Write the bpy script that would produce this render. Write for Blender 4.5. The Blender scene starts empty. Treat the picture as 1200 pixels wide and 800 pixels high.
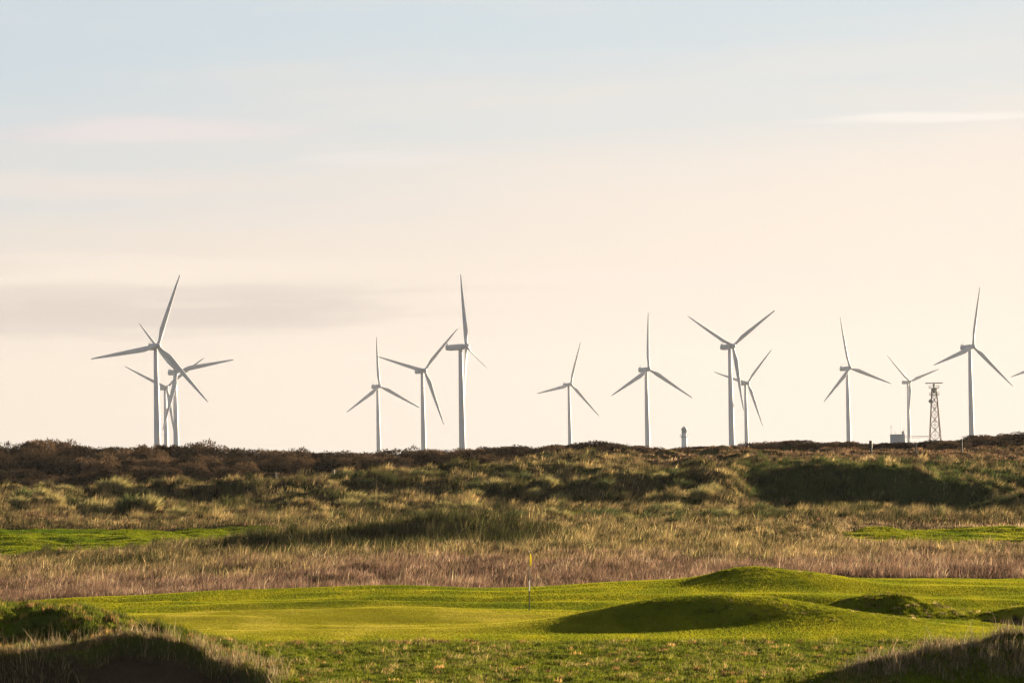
import bpy, bmesh, math, random
import numpy as np
from mathutils import Vector, Matrix, Euler

random.seed(7)
RNG = np.random.default_rng(11)
D = bpy.data
SC = bpy.context.scene
COL = SC.collection
rad = math.radians

# ------------------------------------------------------------------ view
F = 5000.0                # focal length in photo pixels (1200 px wide)
HOR = 532.0               # image row of eye level at the middle column
ROLL = rad(1.2)
SUN_AZ, SUN_EL = 41.0, 8.4   # degrees right of the view axis, elevation
SEA = -11.5

def at(u, v, y):
    """point of the world seen at photo pixel (u, v) when it is y metres away"""
    du, dv = u - 600.0, v - 400.0
    c, s = math.cos(ROLL), math.sin(ROLL)
    a = du * c - dv * s
    b = du * s + dv * c
    return Vector((a * y / F, y, -(b + 400.0 - HOR) * y / F))

# ------------------------------------------------------------------ noise
def _hash(ix, iy, seed):
    h = (ix.astype(np.int64) * 374761393 + iy.astype(np.int64) * 668265263 + seed * 1274126177) & 0xffffffff
    h = ((h ^ (h >> 13)) * 1103515245) & 0xffffffff
    h = (h ^ (h >> 16)) & 0xffffffff
    return h
def perlin(x, y, seed=0):
    x = np.asarray(x, float); y = np.asarray(y, float)
    ix = np.floor(x).astype(np.int64); iy = np.floor(y).astype(np.int64)
    fx = x - ix; fy = y - iy
    ux = fx * fx * fx * (fx * (fx * 6 - 15) + 10); uy = fy * fy * fy * (fy * (fy * 6 - 15) + 10)
    def g(dx, dy):
        a = _hash(ix + dx, iy + dy, seed).astype(float) * (2 * math.pi / 4294967296.0)
        return np.cos(a) * (fx - dx) + np.sin(a) * (fy - dy)
    n0 = g(0, 0) * (1 - ux) + g(1, 0) * ux
    n1 = g(0, 1) * (1 - ux) + g(1, 1) * ux
    return (n0 * (1 - uy) + n1 * uy) * 1.5
def fbm(x, y, seed=0, oct=4, gain=0.5):
    s = 0; a = 1.0; t = 0
    for o in range(oct):
        s = s + a * perlin(x * 2 ** o, y * 2 ** o, seed + o * 17); t += a; a *= gain
    return s / t
def sstep(a, b, x):
    t = np.clip((x - a) / (b - a), 0, 1); return t * t * (3 - 2 * t)
def lerp(a, b, t): return a + (b - a) * t

# ------------------------------------------------------------------ terrain heights
CY = np.array([60, 100, 118, 135, 150, 167, 180, 190, 200, 230, 270, 300, 330, 360, 400, 430, 460, 500, 560, 595, 640, 700, 760.])
ROWS = {   # photo column -> photo rows of the bare ground at those distances
   0: [1030, 845, 800, 769, 745, 722, 712, 706, 707, 690, 667, 650, 628, 614, 602, 594, 585, 577, 556, 540],
 150: [1030, 845, 800, 769, 745, 718, 707, 699, 701, 683, 661, 646, 629, 614, 602, 592, 583, 575, 555, 545],
 300: [1030, 845, 800, 769, 745, 717, 703, 691, 698, 674, 653, 640, 626, 612, 599, 586, 576, 568, 554, 547],
 450: [1030, 845, 800, 769, 745, 716, 701, 688, 700, 669, 646, 634, 621, 609, 593, 575, 566, 559, 550, 547],
 600: [1030, 845, 800, 769, 745, 716, 701, 689, 701, 667, 643, 630, 619, 607, 588, 567, 558, 550, 541, 536],
 750: [1030, 845, 800, 769, 745, 718, 697, 684, 692, 667, 644, 632, 618, 606, 585, 562, 550, 544, 537, 534],
 900: [1030, 845, 800, 769, 745, 720, 695, 679, 678, 666, 645, 633, 618, 606, 598, 553, 547, 541, 532, 529],
1050: [1030, 845, 800, 769, 745, 720, 699, 684, 678, 666, 646, 634, 622, 607, 597, 551, 545, 538, 530, 526],
1200: [1030, 845, 800, 769, 745, 722, 699, 685, 678, 666, 648, 636, 622, 608, 594, 570, 551, 541, 527, 521],
}
CU = np.array(sorted(ROWS), float)
def _zcol(u):
    r = ROWS[int(u)]; a = u - 600
    zs = []
    for y, v in zip(CY[:20], r):
        b = v - 400 + a * math.sin(ROLL)
        zs.append(-(b + 400 - HOR) * y / F)
    return zs + [zs[-1] - 2.5, -8.5, -12.5]
CZ = np.array([_zcol(u) for u in CU])
def _hermite(xk, yk, x):
    """monotone cubic, yk: (..., n)"""
    d = np.diff(yk, axis=-1) / np.diff(xk)
    m = np.zeros_like(yk)
    same = (d[..., 1:] * d[..., :-1]) > 0
    hm = np.where(same, 2 * d[..., 1:] * d[..., :-1] / np.where(same, d[..., 1:] + d[..., :-1], 1), 0)
    m[..., 1:-1] = 0.5 * hm + 0.25 * (d[..., 1:] + d[..., :-1])
    m[..., 0] = d[..., 0]; m[..., -1] = d[..., -1]
    x = np.clip(x, xk[0], xk[-1])
    i = np.clip(np.searchsorted(xk, x) - 1, 0, len(xk) - 2)
    h = np.diff(xk)[i]; t = (x - xk[i]) / h
    return (yk[..., i] * (1 + 2 * t) * (1 - t) ** 2 + m[..., i] * h * t * (1 - t) ** 2
            + yk[..., i + 1] * t * t * (3 - 2 * t) - m[..., i + 1] * h * t * t * (1 - t))

def PX(u, y): return (u - 600.0) * y / F     # x of photo column u at distance y (near the ground)
def recess(u): return sstep(82, 100, u) * sstep(262, 236, u)
def lip(u, x): return 125.2 + 1.5 * sstep(85, 140, u) * sstep(262, 205, u) + 0.35 * fbm(x / 1.1, x * 0 + 3.3, 93, 3)
def bump(x, y, u0, y0, sx, sy, h, p=2.0, rot=0.0):
    dx = x - PX(u0, y0); dy = y - y0
    if rot:
        c, s = math.cos(rot), math.sin(rot); dx, dy = dx * c + dy * s, -dx * s + dy * c
    r = np.abs(dx / sx) ** p + np.abs(dy / sy) ** p
    return h * np.exp(-r)

def terrain(tx, y):
    """tx, y: 2-D arrays (tx = x / y).  -> z"""
    u = 600 + F * tx; x = tx * y
    cols = _hermite(CY, CZ, y[:, 0])                    # (ncol, ny)
    z = np.stack([_hermite(CU, cols[:, j], u[0]) for j in range(y.shape[0])])
    # gentle roll everywhere, hummocks in the dunes
    z = z + 0.10 * fbm(x / 14, y / 18, 3, 3) * sstep(110, 150, y)
    z += (0.10 * fbm(x / 3.0, y / 4, 8, 3) + 0.07 * fbm(x / 0.9, y / 1.6, 9, 2)) * sstep(150, 141, y)
    z += (0.30 * fbm(x / 16, y / 7.5, 12, 2) + 0.035 * fbm(x / 4, y / 2.5, 13, 2)) * sstep(146, 158, y) * sstep(200, 185, y)          # lumpy turf in front
    dn = sstep(350, 410, y) * sstep(640, 560, y)
    hum = fbm(x / 12, y / 14, 21, 3)
    z += dn * (2.3 * hum + 0.9 * (fbm(x / 4.2, y / 6, 31, 2)) - 0.1) * lerp(1.0, 0.55, sstep(860, 960, u))
    md = sstep(196, 215, y) * sstep(380, 330, y)
    z += md * (0.42 * fbm(x / 6, y / 10, 41, 3) + 0.22 * fbm(x / 2.2, y / 3, 44, 2))
    # --- mounds round the green
    z += bump(x, y, 838, 158.5, 4.5, 3.6, 0.86, 2.2)
    z += bump(x, y, 725, 157.0, 3.6, 2.8, 0.28, 2.2)
    z += bump(x, y, 960, 155.5, 4.6, 6.5, 0.46, 2.0)
    z += bump(x, y, 915, 188, 3.5, 4.2, 0.50, 2.4)
    z += bump(x, y, 865, 189, 1.6, 2.6, 0.22, 2.4)
    z += bump(x, y, 1022, 167, 2.4, 2.2, 0.74, 2.3)
    z += bump(x, y, 1075, 166, 1.6, 2.2, 1, 2.2) * (0.10 + 0.30 * fbm(x / 0.9, y / 1.2, 58, 3))
    z += bump(x, y, 1245, 165.6, 3.0, 1.5, 0.52, 4.0)
    z += bump(x, y, 1400, 166.0, 4.0, 2.0, 0.45, 2.6)
    z += bump(x, y, 460, 192, 5.5, 3.2, 0.16, 2)
    z += bump(x, y, 760, 192, 4.0, 3.0, 0.12, 2)
    z -= bump(x, y, 1010, 162.0, 3.4, 1.5, 0.30, 2)
    # right greenside bunker
    dx = (x - PX(1215, 161.5)) / 2.35; dy = (y - 162.2) / 2.0
    z -= bump(x, y, 1220, 158.6, 3.4, 2.6, 0.22, 2.4)
    z -= 0.95 * sstep(0.98, 0.88, np.sqrt(dx * dx + dy * dy))
    # --- left mound, its ridge and the bunker cut into the bank in front
    z += bump(x, y, -30, 137, 4.8, 5.0, 1.40, 2.4)
    z += bump(x, y, 150, 136, 3.4, 4.6, 0.66, 2.2)
    z += bump(x, y, 60, 134, 9, 5, 1, 2.2) * 0.30 * fbm(x / 0.9, y / 1.4, 59, 3)
    z += bump(x, y, 40, 126.5, 5.2, 2.6, 0.62, 2.4) + bump(x, y, 175, 127.5, 2.2, 2.2, 0.50, 2.4)
    yl = lip(u, x); rec = recess(u); win = sstep(318, 262, u)
    face = 1.75 * sstep(yl, yl - 1.5, y)
    pit = 0.62 * sstep(yl, yl - 0.32, y) + 1.15 * sstep(yl - 0.3, yl - 5.0, y)
    z -= win * lerp(face, pit, rec)
    # --- right foreground bank
    z += bump(x, y, 1270, 119, 4.3, 4.2, 1.16, 2.2)
    z += bump(x, y, 1090, 117.5, 3.2, 3.0, 0.56, 2.0)
    z += 0.30 * bump(x, y, 1220, 119, 6.0, 4.5, 1.0) * fbm(x / 1.1, y / 1.6, 57, 3)
    # --- hollow in the dunes
    hx = sstep(845, 925, u + 30 * fbm(x / 4, y / 6, 56, 2)) * sstep(1260, 1080, u)
    cut = sstep(378, 400, y) * sstep(427, 420, y + 3.0 * fbm(x / 5, y / 9, 55, 2))
    z -= hx * cut * 2.6
    z += bump(x, y, 870, 391, 7.0, 5, 1.3, 2.2) + bump(x, y, 985, 381, 5.5, 4.5, 1.05, 2.2)
    z += bump(x, y, 1210, 402, 9.0, 8, 1.6, 2.0)
    z += bump(x, y, 500, 289, 6.6, 5.0, 1.50, 2.4) + bump(x, y, 590, 292, 4.0, 4.0, 0.6, 2.0) + bump(x, y, 300, 287, 5.0, 4.5, 0.75, 2.2) + bump(x, y, 170, 272, 4.0, 4.0, 0.45, 2.0)
    z += bump(x, y, 700, 408, 10, 6, 1.4, 2.0) + bump(x, y, 805, 412, 6, 5, 1.3, 2.0) + bump(x, y, 450, 420, 9, 5, 1.3, 2.0) + bump(x, y, 250, 428, 9, 5.5, 2.6, 2.4) + bump(x, y, 590, 452, 9, 6, 1.2, 2.0)
    z += bump(x, y, 690, 362, 4, 4, 0.5, 2.0) + bump(x, y, 640, 340, 5, 4, 0.45, 2.0)
    z -= bump(x, y, 590, 199, 9.0, 3.2, 0.55, 2.4)
    return z

def concat(*a): return np.unique(np.concatenate(a))
TX = concat(np.linspace(-1.0, -0.22, 40), np.linspace(-0.22, -0.135, 70), np.arange(-0.135, 0.1351, 0.00045), np.linspace(0.135, 0.22, 90), np.linspace(0.22, 1.0, 50))
TY = concat(np.linspace(4, 100, 60), np.arange(100, 200, 0.22), np.arange(200, 350, 0.55), np.arange(350, 640, 0.85), np.linspace(640, 760, 40), np.array([900, 1300]))
GX, GY = np.meshgrid(TX, TY)
GZ = terrain(GX, np.minimum(GY, 760.0))
GZ[-2:] = -13.0
def ground_z(tx, y):
    i = np.clip(np.searchsorted(TX, tx) - 1, 0, len(TX) - 2); j = np.clip(np.searchsorted(TY, y) - 1, 0, len(TY) - 2)
    a = (tx - TX[i]) / (TX[i + 1] - TX[i]); b = (y - TY[j]) / (TY[j + 1] - TY[j])
    return ((GZ[j, i] * (1 - a) + GZ[j, i + 1] * a) * (1 - b) + (GZ[j + 1, i] * (1 - a) + GZ[j + 1, i + 1] * a) * b)
def gz1(x, y): return float(ground_z(np.array([x / y]), np.array([float(y)]))[0])

# ------------------------------------------------------------------ ground cover zones
def back_edge(u):
    return np.interp(u, [-200, 0, 150, 300, 600, 690, 760, 850, 1000, 1300], [188, 188, 190.5, 191.5, 191.5, 192.5, 194, 199, 203, 204])
def z_mown(u, y):          # the mown green and its surround
    w = 1.2 * fbm(u / 60, y / 6, 61, 2)
    m = sstep(back_edge(u) + 0.5, back_edge(u) - 0.3, y) * sstep(144.5, 148, y + w)
    return m
def z_putt(u, y):          # the closely mown, paler putting surface
    dx = (u - 380) / 330; dy = (y - 160.5) / 12.5
    r = np.sqrt(dx * dx + dy * dy) + 0.16 * fbm(u / 160, y / 5, 62, 3)
    return sstep(1.12, 0.60, r) * sstep(back_edge(u) - 4, back_edge(u) - 8, y)
def z_fair(u, y):
    w = 3.0 * fbm(u / 90, y / 7, 63, 3)
    lo = np.interp(u, [-200, 0, 140, 220, 330], [297, 297, 304, 319, 333]); hi = np.interp(u, [-200, 0, 150, 290, 350], [347, 347, 345, 344, 340])
    a = sstep(lo - 1.2, lo + 1.2, y + w) * sstep(hi + 1.5, hi - 1.5, y + w) * sstep(340, 300, u)
    lo = np.interp(u, [940, 1060, 1200, 1400], [306, 293, 293, 293]); hi = np.interp(u, [940, 1000, 1080, 1400], [314, 326, 338, 334])
    b = sstep(lo - 1.2, lo + 1.2, y + w) * sstep(hi + 1.5, hi - 1.5, y + w) * sstep(960, 1010, u)
    c = sstep(351, 353, y + w) * sstep(362, 359, y + w) * sstep(545, 600, u) * sstep(800, 730, u)
    return np.maximum(np.maximum(a, b), c)
def z_sand(x, y):
    u = 600 + F * x / y; yl = lip(u, x)
    a = sstep(0.4, 0.6, recess(u)) * sstep(yl - 0.30, yl - 0.36, y) * sstep(117.5, 118.0, y)
    dx = (x - PX(1215, 161.5)) / 2.35; dy = (y - 162.2) / 2.0
    b = sstep(0.99, 0.975, np.sqrt(dx * dx + dy * dy))
    return np.maximum(a, b)

C = lambda *c: np.array(c)
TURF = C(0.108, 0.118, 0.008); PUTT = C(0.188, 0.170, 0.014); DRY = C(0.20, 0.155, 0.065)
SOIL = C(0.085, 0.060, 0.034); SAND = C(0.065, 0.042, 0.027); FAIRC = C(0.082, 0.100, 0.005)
def ground_colour(tx, y):
    u = 600 + F * tx; x = tx * y
    shp = tx.shape + (1,)
    def mix(a, b, t): return a + (b - a) * t.reshape(shp)
    n1 = fbm(x / 2.2, y / 7, 71, 4); n2 = fbm(x / 9, y / 12, 72, 3); n3 = fbm(x / 0.5, y / 1.0, 73, 3)
    # mown turf, streaked across the view
    turf = mix(np.broadcast_to(TURF, shp[:-1] + (3,)), C(0.178, 0.166, 0.010), sstep(-0.35, 0.45, n1))
    turf = mix(turf, C(0.045, 0.066, 0.006), sstep(0.05, 0.55, n2) * 0.6)
    putt = mix(np.broadcast_to(PUTT, shp[:-1] + (3,)), C(0.260, 0.220, 0.028), sstep(-0.2, 0.5, n1))
    turf = mix(turf, putt, z_putt(u, y))
    stripe = 0.5 + 0.5 * np.tanh(4 * np.sin(2 * math.pi * (x * 0.35 + y * 0.94) / 3.6))
    turf = turf * (1 + 0.10 * (stripe - 0.5)).reshape(shp)
    # rough turf in front: green with dry patches
    rough = mix(np.broadcast_to(C(0.065, 0.085, 0.007), shp[:-1] + (3,)), DRY * 0.75, sstep(0.0, 0.42, n1) * 0.75)
    rough = mix(rough, TURF, 0.35 + 0 * n1)
    rough = mix(rough, C(0.035, 0.045, 0.012), sstep(0.1, 0.5, -n2) * 0.7)
    col = mix(np.broadcast_to(SOIL, shp[:-1] + (3,)), rough, sstep(205, 195, y))
    strip = np.exp(-((y - 145.6 - 0.7 * n1) / 0.9) ** 2) * sstep(285, 310, u) * sstep(640, 560, u) * sstep(-0.25, 0.15, n3 + 0.3 * n1)
    col = mix(col, turf, z_mown(u, y))
    col = mix(col, C(0.17, 0.105, 0.055), strip * 0.85)
    heath = mix(np.broadcast_to(C(0.12, 0.085, 0.045), shp[:-1] + (3,)), C(0.06, 0.075, 0.02), sstep(-0.1, 0.4, n2))
    col = mix(col, heath * C(0.5, 0.52, 0.45), sstep(340, 360, y))
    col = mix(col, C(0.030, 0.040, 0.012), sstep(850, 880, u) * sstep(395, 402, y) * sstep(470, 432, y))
    fair = mix(np.broadcast_to(FAIRC, shp[:-1] + (3,)), C(0.115, 0.125, 0.008), sstep(-0.3, 0.4, n1))
    fair = mix(fair, C(0.150, 0.145, 0.010), sstep(800, 950, u) * 0.8)
    fair = mix(fair, C(0.045, 0.07, 0.005), sstep(0.0, 0.5, n2))
    col = mix(col, fair, z_fair(u, y))
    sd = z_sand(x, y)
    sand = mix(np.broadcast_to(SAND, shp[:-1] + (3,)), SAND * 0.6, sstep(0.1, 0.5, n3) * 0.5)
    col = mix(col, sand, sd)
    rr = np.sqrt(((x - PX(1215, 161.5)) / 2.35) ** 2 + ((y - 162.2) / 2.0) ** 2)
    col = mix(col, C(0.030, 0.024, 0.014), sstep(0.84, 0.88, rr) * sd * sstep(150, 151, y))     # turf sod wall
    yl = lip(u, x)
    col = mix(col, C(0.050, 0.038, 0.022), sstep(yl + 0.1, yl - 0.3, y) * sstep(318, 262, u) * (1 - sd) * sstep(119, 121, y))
    return col * (1 + 0.16 * n3).reshape(shp)

# ------------------------------------------------------------------ helpers
def tag(o, label, cat=None, group=None, kind=None):
    o['label'] = label
    if cat: o['category'] = cat
    if group: o['group'] = group
    if kind: o['kind'] = kind
    return o
def link(o, parent=None):
    COL.objects.link(o)
    if parent is not None: o.parent = parent
    return o
def empty(name, loc=(0, 0, 0), rz=0):
    o = D.objects.new(name, None); o.location = loc; o.rotation_euler = (0, 0, rz); o.empty_display_size = 0.3
    return link(o)
def obj(name, bm, mat, parent=None, smooth=False):
    me = D.meshes.new(name); bm.to_mesh(me); bm.free()
    for m in (mat if isinstance(mat, (list, tuple)) else [mat]): me.materials.append(m)
    if smooth:
        for p in me.polygons: p.use_smooth = True
    return link(D.objects.new(name, me), parent)
def np_mesh(name, verts, faces_flat, loop_start, cols, mat, smooth=False):
    me = D.meshes.new(name)
    me.vertices.add(len(verts)); me.vertices.foreach_set('co', np.ascontiguousarray(verts, np.float32).ravel())
    me.loops.add(len(faces_flat)); me.loops.foreach_set('vertex_index', np.ascontiguousarray(faces_flat, np.int32))
    me.polygons.add(len(loop_start)); me.polygons.foreach_set('loop_start', np.ascontiguousarray(loop_start, np.int32))
    if smooth: me.polygons.foreach_set('use_smooth', np.ones(len(loop_start), bool))
    if cols is not None:
        at_ = me.color_attributes.new('tint', 'FLOAT_COLOR', 'POINT')
        c4 = np.ones((len(verts), 4), np.float32); c4[:, :3] = np.clip(cols, 0.002, 0.9)
        at_.data.foreach_set('color', c4.ravel())
    me.materials.append(mat); me.update(calc_edges=True)
    return D.objects.new(name, me)
def add_box(bm, x0, x1, y0, y1, z0, z1, M=None):
    vs = [bm.verts.new((x, y, z)) for x in (x0, x1) for y in (y0, y1) for z in (z0, z1)]
    for f in ((0, 1, 3, 2), (4, 6, 7, 5), (0, 4, 5, 1), (2, 3, 7, 6), (0, 2, 6, 4), (1, 5, 7, 3)): bm.faces.new([vs[i] for i in f])
    if M is not None: bmesh.ops.transform(bm, matrix=M, verts=vs)
    return vs
def add_lathe(bm, prof, n=24, M=None):
    rings = []
    for r, z in prof:
        rings.append([bm.verts.new((r * math.cos(2 * math.pi * k / n), r * math.sin(2 * math.pi * k / n), z)) for k in range(n)])
    for a, b in zip(rings, rings[1:]):
        for k in range(n): bm.faces.new((a[k], a[(k + 1) % n], b[(k + 1) % n], b[k]))
    bm.faces.new(list(reversed(rings[0]))); bm.faces.new(rings[-1])
    if M is not None: bmesh.ops.transform(bm, matrix=M, verts=[v for r in rings for v in r])
def add_bar(bm, p, q, r, n=6):
    p, q = Vector(p), Vector(q); d = q - p
    M = Matrix.Translation(p) @ d.to_track_quat('Z', 'Y').to_matrix().to_4x4()
    add_lathe(bm, [(r, 0), (r, d.length)], n, M)

# ------------------------------------------------------------------ materials
def new_mat(name):
    m = D.materials.new(name); m.use_nodes = True; nt = m.node_tree; nt.nodes.clear()
    out = nt.nodes.new('ShaderNodeOutputMaterial'); return m, nt, out
def N(nt, t, **kw):
    n = nt.nodes.new(t)
    for k, v in kw.items(): setattr(n, k, v)
    return n
def paint(name, col, rough=0.5, var=0.12, scale=0.6, metallic=0.0):
    m, nt, out = new_mat(name)
    b = N(nt, 'ShaderNodeBsdfPrincipled'); b.inputs['Roughness'].default_value = rough; b.inputs['Metallic'].default_value = metallic
    tc = N(nt, 'ShaderNodeTexCoord'); no = N(nt, 'ShaderNodeTexNoise'); no.inputs['Scale'].default_value = scale; no.inputs['Detail'].default_value = 5
    nt.links.new(tc.outputs['Object'], no.inputs['Vector'])
    mx = N(nt, 'ShaderNodeMix', data_type='RGBA'); mx.inputs['A'].default_value = (*[c * (1 - var) for c in col], 1); mx.inputs['B'].default_value = (*[min(1, c * (1 + var)) for c in col], 1)
    nt.links.new(no.outputs['Fac'], mx.inputs['Factor']); nt.links.new(mx.outputs['Result'], b.inputs['Base Color'])
    nt.links.new(b.outputs['BSDF'], out.inputs['Surface']); return m
def leafy(name, trans=0.4, tintc=None, noise=0.0):
    """thin leaves and stems: diffuse plus light passing through; colour from the 'tint' attribute"""
    m, nt, out = new_mat(name)
    if tintc is None:
        a = N(nt, 'ShaderNodeAttribute', attribute_name='tint'); c = a.outputs['Color']
    else:
        oi = N(nt, 'ShaderNodeObjectInfo')
        tc = N(nt, 'ShaderNodeTexCoord'); no = N(nt, 'ShaderNodeTexNoise'); no.inputs['Scale'].default_value = 1.3; no.inputs['Detail'].default_value = 4
        nt.links.new(tc.outputs['Object'], no.inputs['Vector'])
        ad = N(nt, 'ShaderNodeMath', operation='ADD'); nt.links.new(oi.outputs['Random'], ad.inputs[0]); nt.links.new(no.outputs['Fac'], ad.inputs[1])
        mr = N(nt, 'ShaderNodeMath', operation='MULTIPLY'); mr.inputs[1].default_value = 0.5; nt.links.new(ad.outputs[0], mr.inputs[0])
        cr = N(nt, 'ShaderNodeValToRGB'); els = cr.color_ramp.elements
        els[0].position, els[0].color = 0.2, (*tintc[0], 1); els[1].position, els[1].color = 0.8, (*tintc[-1], 1)
        for k, cc in enumerate(tintc[1:-1]):
            e = els.new(0.2 + 0.6 * (k + 1) / (len(tintc) - 1)); e.color = (*cc, 1)
        nt.links.new(mr.outputs[0], cr.inputs[0]); c = cr.outputs['Color']
    d = N(nt, 'ShaderNodeBsdfDiffuse'); t = N(nt, 'ShaderNodeBsdfTranslucent'); mx = N(nt, 'ShaderNodeMixShader'); mx.inputs[0].default_value = trans
    nt.links.new(c, d.inputs['Color']); nt.links.new(c, t.inputs['Color'])
    nt.links.new(d.outputs[0], mx.inputs[1]); nt.links.new(t.outputs[0], mx.inputs[2]); nt.links.new(mx.outputs[0], out.inputs['Surface'])
    return m
def ground_mat(name, bump_d=0.05, scale=6.0):
    m, nt, out = new_mat(name)
    a = N(nt, 'ShaderNodeAttribute', attribute_name='tint')
    b = N(nt, 'ShaderNodeBsdfDiffuse')
    tc = N(nt, 'ShaderNodeTexCoord'); no = N(nt, 'ShaderNodeTexNoise'); no.inputs['Scale'].default_value = scale; no.inputs['Detail'].default_value = 6; no.inputs['Roughness'].default_value = 0.65
    nt.links.new(tc.outputs['Object'], no.inputs['Vector'])
    bp = N(nt, 'ShaderNodeBump'); bp.inputs['Strength'].default_value = 0.8; bp.inputs['Distance'].default_value = bump_d
    nt.links.new(no.outputs['Fac'], bp.inputs['Height']); nt.links.new(bp.outputs[0], b.inputs['Normal'])
    hs = N(nt, 'ShaderNodeMix', data_type='RGBA', blend_type='MULTIPLY'); hs.inputs['Factor'].default_value = 1.0
    cr = N(nt, 'ShaderNodeValToRGB'); cr.color_ramp.elements[0].color = (0.72, 0.72, 0.72, 1); cr.color_ramp.elements[0].position = 0.3; cr.color_ramp.elements[1].color = (1.2, 1.2, 1.2, 1); cr.color_ramp.elements[1].position = 0.7
    nt.links.new(no.outputs['Fac'], cr.inputs[0]); nt.links.new(a.outputs['Color'], hs.inputs['A']); nt.links.new(cr.outputs['Color'], hs.inputs['B'])
    nt.links.new(hs.outputs['Result'], b.inputs['Color']); nt.links.new(b.outputs[0], out.inputs['Surface'])
    return m
M_GROUND = ground_mat('turf_and_soil', 0.06, 5.0)
M_MOWN = ground_mat('mown_turf', 0.02, 9.0)
M_SAND = ground_mat('bunker_sand', 0.02, 12.0)
M_GRASS = leafy('grass_blades', 0.30)
M_TURFB = leafy('turf_blades', 0.45)
M_SCRUB = leafy('scrub_twigs', 0.12, [(0.024, 0.017, 0.011), (0.050, 0.033, 0.020), (0.175, 0.108, 0.062)])
M_BARK = paint('scrub_bark', (0.06, 0.045, 0.035), 0.9, 0.3, 4)
M_WHITE = paint('turbine_paint', (0.48, 0.465, 0.50), 0.6, 0.06, 0.08)
M_BLADE = paint('blade_gelcoat', (0.49, 0.475, 0.51), 0.65, 0.04, 0.10)
M_GREYMET = paint('galvanised_steel', (0.30, 0.29, 0.27), 0.55, 0.15, 1.5, 0.6)
M_RUST = paint('weathered_steel', (0.15, 0.095, 0.05), 0.85, 0.3, 0.8)
M_STONEW = paint('limewashed_iron', (0.70, 0.70, 0.72), 0.7, 0.1, 0.7)
M_DARK = paint('dark_iron', (0.17, 0.17, 0.17), 0.5, 0.2, 1)
M_LGREY = paint('grey_gallery_paint', (0.34, 0.34, 0.35), 0.7, 0.1, 1)
M_GLASS = paint('lantern_glass', (0.35, 0.36, 0.36), 0.1, 0.05, 1)
M_CONC = paint('grey_concrete', (0.36, 0.37, 0.40), 0.85, 0.12, 0.6)
M_WOOD = paint('weathered_timber', (0.26, 0.21, 0.155), 0.9, 0.25, 5)
M_DWOOD = paint('tarred_timber', (0.020, 0.017, 0.015), 0.8, 0.2, 5)
M_FLAG = paint('yellow_nylon', (0.62, 0.54, 0.09), 0.85, 0.1, 8)
M_POLEW = paint('white_pole_paint', (0.78, 0.77, 0.72), 0.4, 0.05, 8)
M_POLEG = paint('faded_pole_paint', (0.22, 0.19, 0.13), 0.9, 0.1, 8)
M_POLED = paint('black_pole_paint', (0.012, 0.012, 0.010), 0.95, 0.1, 8)

# ------------------------------------------------------------------ the ground, split by cover
def build_ground():
    ny, nx = GX.shape
    V = np.stack([GX * GY, GY, GZ], -1).reshape(-1, 3)
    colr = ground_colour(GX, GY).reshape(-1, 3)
    idx = np.arange(ny * nx).reshape(ny, nx)
    quads = np.stack([idx[:-1, :-1], idx[:-1, 1:], idx[1:, 1:], idx[1:, :-1]], -1).reshape(-1, 4)
    tcx = (TX[:-1] + TX[1:]) / 2; tcy = (TY[:-1] + TY[1:]) / 2
    mx, my = np.meshgrid(tcx, tcy); u = 600 + F * mx
    vis = (u > -60) & (u < 1260)
    sand = (z_sand(mx * my, my) > 0.5)
    sl = sand & (my < 140); sr = sand & (my >= 140)
    fair = (z_fair(u, my) > 0.5) & ~sand
    fl = fair & (u < 450); fr = fair & (u > 900); fs = fair & ~fl & ~fr
    gp = (z_mown(u, my) > 0.5) & ~sand & (my < 215) & (u > -300) & (u < 1500)
    rest = ~(sand | fair | gp)
    for name, mask, mat, label in (
        ('ground', rest, M_GROUND, 'sandy links ground rising into dunes under rough grass'),
        ('putting_green', gp, M_MOWN, 'smooth mown green with a flagstick and grassy mounds round it'),
        ('fairway', fl, M_MOWN, 'bright mown fairway patch below the dark scrub at the left'),
        ('fairway', fr, M_MOWN, 'bright mown fairway strip among brown grass at the right'),
        ('fairway', fs, M_MOWN, 'thin sliver of mown turf below the dunes beyond the flagstick'),
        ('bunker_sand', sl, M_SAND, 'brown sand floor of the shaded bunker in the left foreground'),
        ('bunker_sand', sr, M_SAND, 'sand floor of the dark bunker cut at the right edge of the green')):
        q = quads[mask.ravel()]
        if not len(q): continue
        used, inv = np.unique(q, return_inverse=True)
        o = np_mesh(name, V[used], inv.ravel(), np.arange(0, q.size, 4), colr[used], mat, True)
        link(o); tag(o, label, name.split('_')[-1] if name != 'putting_green' else 'green', None, 'structure')
build_ground()

def build_sea():
    bm = bmesh.new()
    xs = [-5000, -2000, 0, 2000, 5000]; ys = [700, 1500, 3000, 4200, 5300]
    g = [[bm.verts.new((x, y, SEA)) for x in xs] for y in ys]
    for j in range(4):
        for i in range(4): bm.faces.new((g[j][i], g[j][i + 1], g[j + 1][i + 1], g[j + 1][i]))
    m, nt, out = new_mat('sea_water'); b = N(nt, 'ShaderNodeBsdfPrincipled'); b.inputs['Base Color'].default_value = (0.03, 0.045, 0.05, 1); b.inputs['Roughness'].default_value = 0.25
    no = N(nt, 'ShaderNodeTexNoise'); no.inputs['Scale'].default_value = 0.2; tc = N(nt, 'ShaderNodeTexCoord'); bp = N(nt, 'ShaderNodeBump'); bp.inputs['Distance'].default_value = 0.5
    nt.links.new(tc.outputs['Object'], no.inputs['Vector']); nt.links.new(no.outputs['Fac'], bp.inputs['Height']); nt.links.new(bp.outputs[0], b.inputs['Normal']); nt.links.new(b.outputs[0], out.inputs['Surface'])
    o = obj('sea', bm, m); tag(o, 'calm sea beyond the dunes under the wind turbines', 'sea', None, 'structure')
build_sea()

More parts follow.
